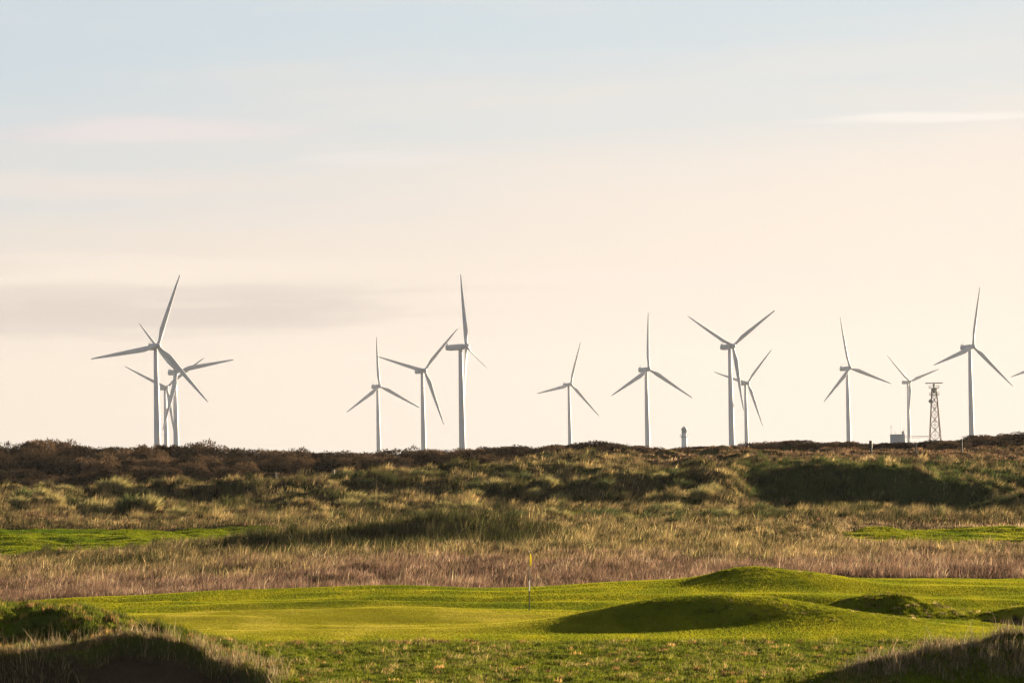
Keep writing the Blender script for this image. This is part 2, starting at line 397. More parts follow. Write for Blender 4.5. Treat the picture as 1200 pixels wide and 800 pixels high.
# ------------------------------------------------------------------ grass as stuff
def blades(name, tx, y, h, w, lean, cols, label, cat, z_off=-0.02, droop=0.0, mat=None):
    n = len(tx); x = tx * y; z = ground_z(tx, y) + z_off
    ang = RNG.uniform(0, math.pi, n); cx, cy = np.cos(ang) * w * 0.5, np.sin(ang) * w * 0.5
    lx, ly = lean
    base = np.stack([x, y, z], -1)
    side = np.stack([cx, cy, np.zeros(n)], -1)
    mid = base + np.stack([lx * h * 0.35, ly * h * 0.35, h * 0.58], -1)
    tip = base + np.stack([lx * h, ly * h, h * (1 - droop)], -1)
    V = np.stack([base - side, base + side, mid + side * 0.8, mid - side * 0.8, tip], 1).reshape(-1, 3)
    o5 = (np.arange(n) * 5)[:, None]
    fl = np.concatenate([o5 + np.array([0, 1, 2, 3]), o5 + np.array([3, 2, 4])], 1).ravel()
    ls = (np.arange(n)[:, None] * 7 + np.array([0, 4])).ravel()
    o = np_mesh(name, V, fl, ls, np.repeat(cols, 5, 0), mat or M_GRASS)
    link(o); tag(o, label, cat, None, 'stuff'); return o
def scatter(n, y0, y1, u0=-190, u1=1390, p=1.0):
    """columns even across the view, distances thinning as 1 / y**p"""
    if u0 == -190: n = int(n * 1.18)
    u = RNG.uniform(u0, u1, n); r = RNG.uniform(0, 1, n)
    y = y0 * (y1 / y0) ** r if p == 1.0 else (y0 ** (1 - p) + r * (y1 ** (1 - p) - y0 ** (1 - p))) ** (1 / (1 - p))
    return (u - 600) / F, y
def palette(t, stops):
    """t in 0..1 -> colour ramp"""
    xs = [s[0] for s in stops]; return np.stack([np.interp(t, xs, [s[1][k] for s in stops]) for k in range(3)], -1)
def jitter(c, s=0.22):
    n = len(c); return c * (1 + RNG.normal(0, s, (n, 1))).clip(0.4, 1.8) * (1 + RNG.normal(0, 0.06, (n, 3)))

RED = [(0, (0.036, 0.024, 0.019)), (0.35, (0.110, 0.067, 0.047)), (0.7, (0.25, 0.158, 0.103)), (1, (0.48, 0.36, 0.23))]
STRAW = [(0, (0.030, 0.025, 0.012)), (0.4, (0.135, 0.100, 0.048)), (0.75, (0.34, 0.245, 0.100)), (1, (0.62, 0.47, 0.21))]
OLIVE = [(0, (0.013, 0.016, 0.007)), (0.4, (0.040, 0.041, 0.015)), (0.75, (0.115, 0.096, 0.036)), (1, (0.33, 0.27, 0.12))]
def clumps(tx, y, Rr, H, per, wd, ccol, windx=0.22):
    """expand clump centres into blades: returns everything blades() needs"""
    n = len(tx); x = (tx * y).repeat(per); yy = y.repeat(per); R_ = Rr.repeat(per); Hh = H.repeat(per)
    a = RNG.uniform(0, 2 * math.pi, n * per); r = np.sqrt(RNG.uniform(0, 1, n * per))
    ox, oy = np.cos(a) * r, np.sin(a) * r
    bx, by = x + ox * R_ * 0.75, yy + oy * R_ * 0.75
    h = Hh * (1 - 0.45 * r * r) * RNG.uniform(0.6, 1.15, n * per)
    lean = (windx + ox * 0.45 + RNG.normal(0, .14, n * per), oy * 0.45 + RNG.normal(0, .14, n * per))
    return bx / by, by, h, wd.repeat(per) * RNG.uniform(.7, 1.3, n * per), lean, jitter(ccol.repeat(per, 0), 0.30)

def meadow():
    tx, y = scatter(430000, 191, 352)
    u = 600 + F * tx; x = tx * y
    wob = 3 * fbm(u / 25, y / 8, 201, 2)
    keep = (z_fair(u, y) < 0.4) & (y > back_edge(u) + 0.6)
    tx, y, u, x, wob = (a[keep] for a in (tx, y, u, x, wob))
    n1 = fbm(x / 3, y / 7, 101, 4); n2 = fbm(x / 11, y / 9, 102, 3); n3 = fbm(x / 0.9, y / 1.6, 103, 2)
    t = np.clip(0.45 + 0.55 * n1 + RNG.normal(0, 0.20, len(x)), 0, 1)
    red = palette(t, RED); st = palette(t, STRAW); ol = palette(np.clip(t - 0.12, 0, 1), OLIVE)
    # straw further back, marram clumps between
    s = sstep(225, 262, y + 60 * n2) * np.interp(u, [0, 250, 500, 900, 1000, 1300], [0.8, 0.9, 1, 1, 0.55, 0.35])
    c = lerp(red, st, s[:, None])
    g = np.clip(np.exp(-((u - 500) / 125) ** 2 - ((y - 284) / 14) ** 2) * 1.8 + np.exp(-((u - 290) / 110) ** 2 - ((y - 282) / 12) ** 2) * 0.55
        + np.exp(-((u - 150) / 70) ** 2 - ((y - 262) / 9) ** 2) * 0.9 + sstep(0.18, 0.42, fbm(x / 7, y / 10, 105, 3)) * 0.8 * sstep(215, 240, y) + sstep(340, 350, y), 0, 1)
    pick = (RNG.uniform(0, 1, len(x)) < g)
    c = np.where(pick[:, None], ol, c)
    h = (0.30 + 0.26 * sstep(-0.3, 0.5, n3) + 0.18 * sstep(-0.2, 0.5, n1)) * RNG.uniform(0.65, 1.2, len(x)) + 0.30 * g * RNG.uniform(0.5, 1, len(x))
    h *= np.clip(RNG.lognormal(-0.08, 0.32, len(x)), .4, 2.2) * (1 - 0.55 * sstep(0.1, 0.4, fbm(x / 2.4, y / 5, 207, 3)))
    low = sstep(210, 196, y); h *= 1 - 0.25 * low
    h *= np.where((y > 283) & (y < 350) & ((u > 900) | (u < 260)), 0.6, 1)
    w = 0.030 * (y / 230) * RNG.uniform(0.6, 1.3, len(x))
    lean = (0.10 + RNG.normal(0, 0.26, len(x)), RNG.normal(0, 0.25, len(x)))
    c = jitter(c)
    tx2, y2 = scatter(9000, 193, 352); u2 = 600 + F * tx2; x2 = tx2 * y2
    q = fbm(x2 / 5, y2 / 8, 107, 3)
    kp = (z_fair(u2, y2 - 3) < 0.3) & (z_fair(u2, y2) < 0.3) & (y2 > back_edge(u2) + 1.0) & (q + RNG.normal(0, .25, len(x2)) > -0.05) & ((u2 < 930) | (y2 < 270) | (RNG.uniform(0, 1, len(x2)) < 0.3))
    tx2, y2, u2, x2, q = (a[kp] for a in (tx2, y2, u2, x2, q)); m = len(x2)
    tt = np.clip(RNG.normal(0.42, 0.2, m), 0, 1)
    g2 = np.exp(-((u2 - 500) / 125) ** 2 - ((y2 - 286) / 14) ** 2) * 1.8 + np.exp(-((u2 - 290) / 110) ** 2 - ((y2 - 283) / 12) ** 2) * 0.6 + sstep(235, 300, y2) * 0.35
    s2 = sstep(225, 265, y2 + RNG.normal(0, 15, m))
    c2 = np.where((RNG.uniform(0, 1, m) < g2)[:, None], palette(tt * .85, OLIVE), lerp(palette(tt, RED), palette(tt, STRAW), s2[:, None]))
    big = 1 + 0.6 * np.clip(g2, 0, 1)
    cl = clumps(tx2, y2, RNG.uniform(.25, .5, m) * big, RNG.uniform(.45, .8, m) * big, 45, 0.026 * y2 / 230, c2, 0.15)
    blades('meadow_grass', np.concatenate([tx, cl[0]]), np.concatenate([y, cl[1]]), np.concatenate([h * 0.85, cl[2]]), np.concatenate([w, cl[3]]),
           (np.concatenate([lean[0], cl[4][0]]), np.concatenate([lean[1], cl[4][1]])), np.concatenate([c, cl[5]]),
           'reddish brown and straw coloured rough grass behind the green', 'grass')
meadow()

def dunes():
    tx, y = scatter(300000, 345, 610, p=1.2)
    t3, y3 = scatter(70000, 398, 434, 840, 1275); tx = np.concatenate([tx, t3]); y = np.concatenate([y, y3])
    u = 600 + F * tx; x = tx * y
    lim = np.interp(u, [0, 200, 330, 420, 520, 600, 640, 660, 760, 780], [512, 512, 518, 520, 524, 535, 546, 548, 556, 999])
    keep = (z_fair(u, y) < 0.4) & ((y < lim) | (RNG.uniform(0, 1, len(x)) < 0.15))
    tx, y, u, x = (a[keep] for a in (tx, y, u, x))
    n1 = fbm(x / 5, y / 9, 111, 4); n2 = fbm(x / 16, y / 16, 112, 3); n3 = fbm(x / 1.6, y / 2.4, 113, 2)
    t = np.clip(0.46 + 0.5 * n1 + 0.35 * n3 + RNG.normal(0, 0.18, len(x)), 0, 1)
    ol = palette(t, OLIVE); st = palette(t, STRAW); rd = palette(t, RED)
    c = np.where((RNG.uniform(0, 1, len(x)) < sstep(-0.3, 0.25, n2))[:, None], st, ol)
    brown = sstep(455, 500, y + 30 * n2) * sstep(560, 760, u)
    brown = np.maximum(brown, sstep(365, 352, y) * 0.8)
    brown = np.maximum(brown, 0.8 * np.exp(-((u - 60) / 120) ** 2 - ((y - 372) / 14) ** 2))
    c = np.where((RNG.uniform(0, 1, len(x)) < brown)[:, None], rd * C(0.85, 0.78, 0.66), c)
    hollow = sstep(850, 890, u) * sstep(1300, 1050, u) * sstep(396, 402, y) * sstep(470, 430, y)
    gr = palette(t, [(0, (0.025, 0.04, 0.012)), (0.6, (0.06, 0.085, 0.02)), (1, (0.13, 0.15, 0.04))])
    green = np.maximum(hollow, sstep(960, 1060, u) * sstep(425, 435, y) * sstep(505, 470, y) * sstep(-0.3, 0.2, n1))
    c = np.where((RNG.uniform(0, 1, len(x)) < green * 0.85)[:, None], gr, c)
    mar = sstep(-0.35, 0.35, n3)
    h = (0.25 + 0.30 * mar) * RNG.uniform(0.6, 1.2, len(x)) * lerp(1, 0.55, np.maximum(brown * 0.8, green))
    w = 0.055 * (y / 430) * RNG.uniform(0.6, 1.3, len(x))
    lean = (0.22 + RNG.normal(0, 0.24, len(x)), RNG.normal(0, 0.25, len(x)))
    c = jitter(c * 0.85)
    tx2, y2 = scatter(10500, 352, 560, p=1.3); t4, y4 = scatter(2600, 400, 432, 850, 1275); tx2 = np.concatenate([tx2, t4]); y2 = np.concatenate([y2, y4]); u2 = 600 + F * tx2; x2 = tx2 * y2
    q = fbm(x2 / 7, y2 / 11, 117, 3); lim2 = np.interp(u2, [0, 200, 330, 420, 520, 600, 640, 660, 760, 780], [512, 512, 518, 520, 524, 535, 546, 548, 556, 999])
    br = sstep(455, 500, y2) * sstep(720, 800, u2); hol = sstep(850, 890, u2) * sstep(1300, 1050, u2) * sstep(396, 402, y2) * sstep(470, 430, y2)
    foot = sstep(372, 356, y2)
    kp = (z_fair(u2, y2) < 0.3) & (z_fair(u2, y2 - 4) < 0.3) & (y2 < lim2 - 3) & (q + RNG.normal(0, .22, len(x2)) > -0.08 + 0.25 * foot) & (RNG.uniform(0, 1, len(x2)) > 0.25 * hol + 0.55 * br)
    kp &= ~((u2 < 150) & (y2 < 392) & (RNG.uniform(0, 1, len(x2)) < 0.8))
    tx2, y2, u2, x2, br, hol = (a[kp] for a in (tx2, y2, u2, x2, br, hol)); m = len(x2)
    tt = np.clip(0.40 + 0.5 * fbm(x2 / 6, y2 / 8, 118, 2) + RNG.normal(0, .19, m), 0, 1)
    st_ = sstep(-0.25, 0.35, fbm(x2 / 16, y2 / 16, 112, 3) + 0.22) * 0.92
    face_shade = sum(np.exp(-((x2 - PX(a, b)) / p) ** 2 - ((y2 - b) / q_) ** 2) for a, b, p, q_ in ((250, 423, 10, 8), (450, 414, 9, 7), (700, 402, 9, 8), (805, 406, 6, 7), (610, 446, 9, 7)))
    st_ = st_ * (1 - 0.85 * np.clip(face_shade, 0, 1)); tt = np.clip(tt - 0.14 * np.clip(face_shade, 0, 1), 0, 1)  # more olive, darker clumps on these dune faces: shade put into the grass colour
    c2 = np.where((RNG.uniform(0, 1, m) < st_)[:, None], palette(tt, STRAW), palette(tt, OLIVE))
    c2 = lerp(c2, palette(tt, RED), (br * 0.7)[:, None])
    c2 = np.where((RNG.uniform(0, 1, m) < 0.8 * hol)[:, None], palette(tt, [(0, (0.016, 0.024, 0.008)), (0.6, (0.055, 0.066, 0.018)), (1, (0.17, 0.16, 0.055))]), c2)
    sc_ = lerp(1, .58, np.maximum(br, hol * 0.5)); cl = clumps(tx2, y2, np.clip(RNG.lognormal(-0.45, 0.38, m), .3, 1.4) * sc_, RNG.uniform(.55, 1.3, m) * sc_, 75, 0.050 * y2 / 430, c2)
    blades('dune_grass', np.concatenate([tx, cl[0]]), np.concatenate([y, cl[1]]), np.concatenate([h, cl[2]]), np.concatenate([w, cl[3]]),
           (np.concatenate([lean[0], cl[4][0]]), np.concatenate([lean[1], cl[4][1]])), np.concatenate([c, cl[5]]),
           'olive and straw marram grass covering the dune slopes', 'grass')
dunes()

def turf():
    # close turf of the green and its mounds
    tx, y = scatter(620000, 144, 205, p=1.0)
    u = 600 + F * tx; x = tx * y
    m = z_mown(u, y) * (1 - z_sand(x, y)); keep = RNG.uniform(0, 1, len(x)) < m
    tx, y, u, x = (a[keep] for a in (tx, y, u, x))
    p = z_putt(u, y)
    c = ground_colour(tx, y) * 1.05
    h = lerp(0.040, 0.016, p) * RNG.uniform(0.6, 1.3, len(x))
    w = 0.020 * RNG.uniform(0.7, 1.3, len(x))
    blades('mown_turf', tx, y, h, w, (RNG.normal(0, 0.3, len(x)), RNG.normal(0, 0.3, len(x))), jitter(c, 0.12), 'short mown grass covering the green and its mounds', 'grass', -0.004, 0, M_TURFB)
    tx2, y2 = scatter(16000, 152, 196, 560, 1270); u2 = 600 + F * tx2; x2 = tx2 * y2
    md = bump(x2, y2, 850, 158.0, 5.0, 3.8, 1, 2.2) + 0.8 * bump(x2, y2, 975, 156.5, 3.8, 3.8, 1, 2.0) + 0.8 * bump(x2, y2, 900, 188, 3.6, 3.6, 1, 2.2) + 1.4 * bump(x2, y2, 1050, 166, 4.0, 2.6, 1, 2.2)
    kp = (RNG.uniform(0, 1, len(x2)) < sstep(0.2, 0.7, md) * (0.35 + 0.65 * sstep(-0.2, 0.3, fbm(x2 / 1.2, y2 / 1.6, 129, 3)))) & (z_sand(x2, y2) < 0.1)
    tx2, y2, u2, x2, md = (a[kp] for a in (tx2, y2, u2, x2, md)); m = len(x2)
    ruf = 1 + 0.8 * sstep(940, 1000, u2) * (y2 > 162) * (y2 < 175)
    tt = np.clip(RNG.normal(.5, .2, m), 0, 1)
    c2 = palette(tt, [(0, (0.040, 0.046, 0.004)), (0.5, (0.090, 0.098, 0.006)), (1, (0.155, 0.140, 0.014))])
    c2 = np.where((RNG.uniform(0, 1, m) < 0.06 + 0.15 * (ruf > 1.3))[:, None], palette(tt, STRAW) * 0.8, c2)
    cl = clumps(tx2, y2, RNG.uniform(.10, .24, m), RNG.uniform(.05, .11, m) * ruf, 26, np.full(m, 0.018), c2, 0.1)
    blades('mound_grass', cl[0], cl[1], cl[2], cl[3], cl[4], cl[5], 'longer tufted grass on the mounds beside the green', 'grass', -0.01, 0, M_TURFB)
    tx, y = scatter(330000, 294, 366)
    u = 600 + F * tx; x = tx * y
    keep = RNG.uniform(0, 1, len(x)) < z_fair(u, y); tx, y, x = tx[keep], y[keep], x[keep]
    blades('fairway_turf', tx, y, 0.07 * RNG.uniform(0.6, 1.5, len(x)), 0.042 * RNG.uniform(0.7, 1.3, len(x)), (RNG.normal(0, 0.3, len(x)), RNG.normal(0, 0.3, len(x))), jitter(ground_colour(tx, y), 0.15),
           'short mown grass on the fairway patches among the dunes', 'grass', -0.004, 0, M_TURFB)
    # rough turf in the foreground
    tx, y = scatter(330000, 105, 150)
    u = 600 + F * tx; x = tx * y
    m = (1 - z_mown(u, y)) * (1 - z_sand(x, y)) * np.where((u < 300) & (y < lip(u, x) + 0.1), 0.0, 1); keep = RNG.uniform(0, 1, len(x)) < m
    tx, y, u, x = (a[keep] for a in (tx, y, u, x))
    n1 = fbm(x / 2.2, y / 7, 71, 4); n3 = fbm(x / 0.7, y / 1.3, 123, 3)
    dry = sstep(0.0, 0.42, n1 + 0.4 * n3)
    c = lerp(palette(np.clip(0.5 + 0.5 * n3 + RNG.normal(0, .15, len(x)), 0, 1), [(0, (0.026, 0.032, 0.006)), (0.5, (0.068, 0.080, 0.008)), (1, (0.130, 0.130, 0.014))]),
             palette(np.clip(0.5 + 0.5 * n3, 0, 1), STRAW) * 0.85, (dry * (RNG.uniform(0, 1, len(x)) < 0.38))[:, None])
    h = (0.045 + 0.10 * sstep(0.0, 0.5, n3) ) * RNG.uniform(0.6, 1.3, len(x)) * (1 + 0.5 * dry)
    w = 0.018 * RNG.uniform(0.7, 1.4, len(x))
    c = jitter(c)
    tx2, y2 = scatter(9500, 116, 148); u2 = 600 + F * tx2; x2 = tx2 * y2
    q = fbm(x2 / 1.8, y2 / 3.5, 127, 3); hillock = sstep(330, 250, u2) * sstep(126, 128, y2) * sstep(143, 140, y2)
    kp = (z_mown(u2, y2) < 0.3) & (z_sand(x2, y2) < 0.1) & ~((u2 < 300) & (y2 < lip(u2, x2) + 0.15)) & (q + RNG.normal(0, .2, len(x2)) > 0.02 - 0.3 * hillock)
    tx2, y2, u2, x2, hillock = (a[kp] for a in (tx2, y2, u2, x2, hillock)); m = len(x2)
    tt = np.clip(RNG.normal(.45, .22, m), 0, 1)
    c2 = palette(tt, [(0, (0.020, 0.026, 0.007)), (0.5, (0.060, 0.072, 0.010)), (1, (0.130, 0.135, 0.020))])
    strip = np.exp(-((y2 - 145.6) / 1.0) ** 2) * sstep(285, 310, u2) * sstep(640, 560, u2)
    c2 = np.where((RNG.uniform(0, 1, m) < np.clip(0.12 + 0.85 * strip + 0.1 * hillock, 0, 1))[:, None], palette(tt, STRAW) * C(0.9, 0.75, 0.6), c2)
    cl = clumps(tx2, y2, RNG.uniform(.10, .30, m) * (1 + .4 * hillock), RNG.uniform(.07, .20, m) * (1 + .5 * hillock), 40, np.full(m, 0.017), c2, 0.1)
    tx, y, h, w = (np.concatenate([a, b]) for a, b in ((tx, cl[0]), (y, cl[1]), (h, cl[2]), (w, cl[3])))
    blades('rough_turf', tx, y, h, w, (np.concatenate([0.08 + RNG.normal(0, 0.35, len(x)), cl[4][0]]), np.concatenate([RNG.normal(0, 0.35, len(x)), cl[4][1]])), np.concatenate([c, cl[5]]), 'uneven green rough with dry tufts in the foreground', 'grass', -0.01, 0, M_TURFB)
turf()

def banks():
    # long dead grass on the left bunker lip
    n = 145000
    u = RNG.uniform(-160, 330, n); y = RNG.uniform(112, 133, n); tx = (u - 600) / F; x = tx * y
    yl = lip(u, x)
    p = np.exp(-((y - yl - 0.35) / 0.55) ** 2) * sstep(310, 240, u) + 0.8 * sstep(yl, yl - 0.4, y) * (1 - 0.6 * recess(u)) * sstep(290, 230, u) + 0.35 * np.exp(-((u - 250) / 50) ** 2 - ((y - 124) / 4) ** 2) + 0.05
    keep = (RNG.uniform(0, 1, n) < p) & (z_sand(x, y) < 0.2)
    tx, y, x, u = tx[keep], y[keep], x[keep], u[keep]; n = len(x)
    n3 = fbm(x / 0.6, y / 1.0, 133, 3); t = np.clip(0.5 + 0.5 * n3 + RNG.normal(0, .2, n), 0, 1)
    c = palette(t, [(0, (0.05, 0.037, 0.017)), (0.5, (0.15, 0.11, 0.055)), (1, (0.38, 0.29, 0.17))])
    h = (0.14 + 0.17 * sstep(-0.3, 0.5, n3)) * np.clip(RNG.lognormal(-0.1, 0.5, n), .4, 3.0)
    blades('bunker_fringe_grass', tx, y, h, 0.014 * RNG.uniform(0.7, 1.4, n), (0.05 + RNG.normal(0, 0.3, n), RNG.normal(0, 0.3, n)), jitter(c),
           'long dry grass fringing the lip of the left foreground bunker', 'grass')
    n = 90000
    u = RNG.uniform(860, 1400, n); y = RNG.uniform(108, 127, n); tx = (u - 600) / F; x = tx * y
    hh = bump(x, y, 1270, 119, 4.3, 4.2, 1.16, 2.2) + bump(x, y, 1090, 117.5, 3.2, 3.0, 0.56, 2.0)
    keep = RNG.uniform(0, 1, n) < sstep(0.18, 0.55, hh)
    tx, y, x = tx[keep], y[keep], x[keep]; n = len(x)
    n3 = fbm(x / 0.7, y / 1.0, 143, 3); t = np.clip(0.45 + 0.6 * n3 + RNG.normal(0, .2, n), 0, 1)
    c = palette(t, [(0, (0.05, 0.045, 0.022)), (0.5, (0.14, 0.105, 0.060)), (1, (0.36, 0.27, 0.16))])
    h = (0.11 + 0.19 * sstep(-0.2, 0.5, n3)) * np.clip(RNG.lognormal(-0.1, 0.5, n), .4, 3.0)
    blades('bank_grass', tx, y, h, 0.014 * RNG.uniform(0.7, 1.4, n), (0.05 + RNG.normal(0, 0.3, n), RNG.normal(0, 0.3, n)), jitter(c),
           'dark dry grass on the shaded bank in the right foreground', 'grass')
banks()

# ------------------------------------------------------------------ scrub bushes on the ridge
def bush_mesh(name, seed, W=1.9, Hh=2.0, nl=2600, mat=M_SCRUB):
    r = random.Random(seed); bm = bmesh.new()
    lobes = [(Vector((r.uniform(-.65, .65) * W, r.uniform(-.65, .65) * W, r.uniform(.45, .78) * Hh)), r.uniform(.38, .62) * W) for _ in range(7)]
    for c, rr in lobes:
        add_bar(bm, (r.uniform(-.3, .3), r.uniform(-.3, .3), -0.3), c, 0.035, 4)
        for k in range(5):
            q = c + Vector((r.gauss(0, .5), r.gauss(0, .5), r.uniform(0.1, .6))) * rr; add_bar(bm, c, q, 0.016, 3)
    nb = len(bm.faces)
    for i in range(nl):
        c, rr = r.choice(lobes)
        d = Vector((r.gauss(0, 1), r.gauss(0, 1), r.gauss(0, 1))).normalized()
        p = c + Vector((d.x, d.y, d.z * 0.72)) * rr * (r.uniform(0.3, 1.0) ** 0.4) * r.uniform(0.9, 1.12)
        if p.z < 0.0: p.z = r.uniform(0, .5)
        up = (d * 0.8 + Vector((r.gauss(0, .6), r.gauss(0, .6), r.uniform(0.2, 1.2)))).normalized()
        s = r.uniform(0.10, 0.24); sd = up.orthogonal().normalized(); sd.rotate(Matrix.Rotation(r.uniform(0, 6.28), 3, up))
        wv = sd * r.uniform(.028, .06)
        vs = [bm.verts.new(q) for q in (p - wv, p + wv, p + up * s + wv * .3, p + up * s * 1.1 - wv * .5)]
        bm.faces.new(vs)
    me = D.meshes.new(name); bm.to_mesh(me); bm.free(); me.materials.append(M_BARK); me.materials.append(mat)
    mi = np.ones(len(me.polygons), np.int32); mi[:nb] = 0; me.polygons.foreach_set('material_index', mi)
    return me
BUSH = [bush_mesh('scrub_bush', 100 + k) for k in range(6)]
def place_bush(u, y, s, sz, label, group, mesh=None, name='scrub_bush', cat='bush'):
    x = PX(u, y); o = D.objects.new(name, mesh or random.choice(BUSH)); link(o)
    o.location = (x, y, gz1(x, y) - 0.1); o.rotation_euler = (0, 0, random.uniform(0, 6.28)); o.scale = (s, s, sz)
    return tag(o, label, cat, group)
def ridge_row(v_u):  # silhouette rows of the photograph
    return np.interp(v_u, [-60, 0, 30, 60, 100, 122, 145, 170, 200, 230, 262, 300, 330, 370, 420, 470, 510, 545, 575, 600, 625, 660, 700, 735, 760, 800, 840, 870, 900, 940, 985, 1015, 1040, 1085, 1110, 1140, 1165, 1185, 1260],
                          [519, 519, 517, 517, 521, 526, 522, 522, 522, 519, 525, 529, 527, 527, 530, 527, 528, 525, 521, 523, 522, 521, 518, 522, 524, 525, 522, 519, 519, 517, 518, 521, 521, 516, 518, 512, 508, 507, 509])
n_b = 0
for i in range(118):                                   # thicket on the left
    u = -45 + (i % 40) * 15.6 + random.uniform(-7, 7)
    row = i // 40; y = (588, 562, 538)[min(row, 2)] + random.uniform(-9, 9)
    lim = np.interp(u, [0, 200, 330, 420, 520, 600, 640], [512, 512, 516, 522, 526, 538, 550])
    if y < lim: y = lim + random.uniform(0, 30)
    x = PX(u, y); g = gz1(x, y)
    top = at(u, float(ridge_row(u)) + random.uniform(-0.5, 3.5) + (0 if row == 0 else 3 + 8 * (row - 1) + random.uniform(0, 6)), y).z
    sz = min(max((top - g) / 1.95, 0.6), 1.6)
    place_bush(u, y, random.uniform(0.95, 1.5), sz, 'dark brown scrub bush in the dense thicket along the left of the ridge', 'scrub thicket on the left of the ridge')
for i in range(74):                                    # front rows of the left thicket
    u = -35 + i * 8.6 + random.uniform(-9, 9); y = np.interp(u, [0, 200, 330, 420, 520, 600, 640], [508, 514, 519, 521, 525, 536, 547]) + random.uniform(-4, 14)
    place_bush(u, y, random.uniform(0.9, 1.35), random.uniform(0.75, 1.15), 'dark brown scrub bush in the dense thicket along the left of the ridge', 'scrub thicket on the left of the ridge')
for i in range(58):                                    # low line on the right half of the ridge
    u = 640 + i * 10.6 + random.uniform(-6, 6); y = 588 + random.uniform(-10, 8)
    x = PX(u, y); g = gz1(x, y); top = at(u, float(ridge_row(u)) + random.uniform(-0.5, 2.5), y).z
    sz = min(max((top - g) / 2.0, 0.5), 1.3)
    place_bush(u, y, random.uniform(0.9, 1.4), sz, 'low brown scrub bush along the ridge crest on the right', 'low scrub on the right of the ridge')
for i in range(26):
    u = random.uniform(590, 750); y = random.uniform(545, 580)
    place_bush(u, y, random.uniform(0.9, 1.4), random.uniform(0.55, 0.95), 'low brown scrub bush along the ridge crest on the right', 'low scrub on the right of the ridge')
for i in range(14):
    u = 1080 + i * 9.5 + random.uniform(-5, 5); y = random.uniform(560, 590)
    place_bush(u, y, random.uniform(0.9, 1.4), random.uniform(0.6, 0.9) * min(1.0, 0.55 + i * 0.06), 'low brown scrub bush along the ridge crest on the right', 'low scrub on the right of the ridge')

# ------------------------------------------------------------------ single marram tussocks
def tussock_mesh(seed, stops):
    r = np.random.default_rng(seed); n = 420
    a = r.uniform(0, 2 * math.pi, n); rr = 0.55 * np.sqrt(r.uniform(0, 1, n)); x = rr * np.cos(a) * 1.15; y = rr * np.sin(a)
    h = r.uniform(0.6, 1.15, n) * (1 - 0.35 * rr / 0.55); w = r.uniform(0.025, 0.05, n)
    ang = r.uniform(0, math.pi, n); side = np.stack([np.cos(ang) * w / 2, np.sin(ang) * w / 2, np.zeros(n)], -1)
    base = np.stack([x * .6, y * .6, np.full(n, -0.15)], -1); lx = x * 0.9 + 0.22 + r.normal(0, .12, n); ly = y * 0.9 + r.normal(0, .12, n)
    mid = base + np.stack([lx * .4, ly * .4, h * .65], -1); tip = base + np.stack([lx, ly, h * 1.0], -1)
    V = np.stack([base - side, base + side, mid + side * .9, mid - side * .9, tip], 1).reshape(-1, 3)
    o5 = (np.arange(n) * 5)[:, None]; fl = np.concatenate([o5 + np.array([0, 1, 2, 3]), o5 + np.array([3, 2, 4])], 1).ravel(); ls = (np.arange(n)[:, None] * 7 + np.array([0, 4])).ravel()
    c = palette(r.uniform(0, 1, n), stops) * (1 + r.normal(0, .15, (n, 1)))
    o = np_mesh('grass_tussock', V, fl, ls, np.repeat(c, 5, 0), M_GRASS); me = o.data; D.objects.remove(o); return me
PALE = [(0, (0.14, 0.13, 0.045)), (1, (0.44, 0.36, 0.15))]; DARKM = [(0, (0.03, 0.045, 0.016)), (0.8, (0.085, 0.095, 0.035)), (1, (0.22, 0.19, 0.08))]
TP = [tussock_mesh(300 + k, PALE) for k in range(3)]; TD = [tussock_mesh(320 + k, DARKM) for k in range(3)]
def tussock(u, v, pale, s=1.0, lab=None, grp=None):
    # walk outwards along the line of sight until it meets the ground
    for y in np.arange(300, 560, 1.0):
        p = at(u, v, y)
        if gz1(p.x, y) >= p.z: break
    o = D.objects.new('grass_tussock', random.choice(TP if pale else TD)); link(o)
    o.location = (p.x, y, gz1(p.x, y)); o.rotation_euler = (0, 0, random.uniform(-.5, .5)); o.scale = (s * random.uniform(.9, 1.2), s, s * random.uniform(.9, 1.15))
    return tag(o, lab, 'grass clump', grp)
for u, v, pale, s in [(25, 588, 0, 1.5), (45, 585, 1, 1.2), (62, 592, 1, 1.1), (20, 596, 1, 1.0), (48, 574, 1, 1.0), (75, 577, 1, 1.0), (88, 598, 0, 1.3), (104, 598, 1, 1.1), (124, 603, 1, 1.0), (128, 574, 1, 1.4), (138, 576, 1, 1.2),
                      (150, 580, 1, 1.0), (165, 580, 1, 1.0), (150, 600, 0, 1.7), (172, 602, 1, 1.6), (206, 606, 1, 1.1), (118, 570, 1, 1.1), (70, 569, 1, 1.0)]:
    tussock(u, v, pale, s * 1.25, ('pale' if pale else 'dark green') + ' marram tussock on the slope below the scrub at the left', ('pale' if pale else 'dark') + ' tussocks below the left scrub')
for k in range(34):
    u = random.uniform(380, 860); v = random.uniform(560, 606); pale = random.random() < 0.45
    tussock(u, v, pale, random.uniform(0.9, 1.6), ('pale straw' if pale else 'dark olive') + ' marram tussock on the middle dune slope', ('pale' if pale else 'dark') + ' tussocks on the middle dunes')
for k in range(22):
    u = random.uniform(600, 900); v = random.uniform(598, 616); pale = random.random() < 0.3
    tussock(u, v, pale, random.uniform(0.8, 1.3), ('pale straw' if pale else 'dark olive') + ' marram tussock on the flat at the dune foot', ('pale' if pale else 'dark') + ' tussocks at the dune foot')

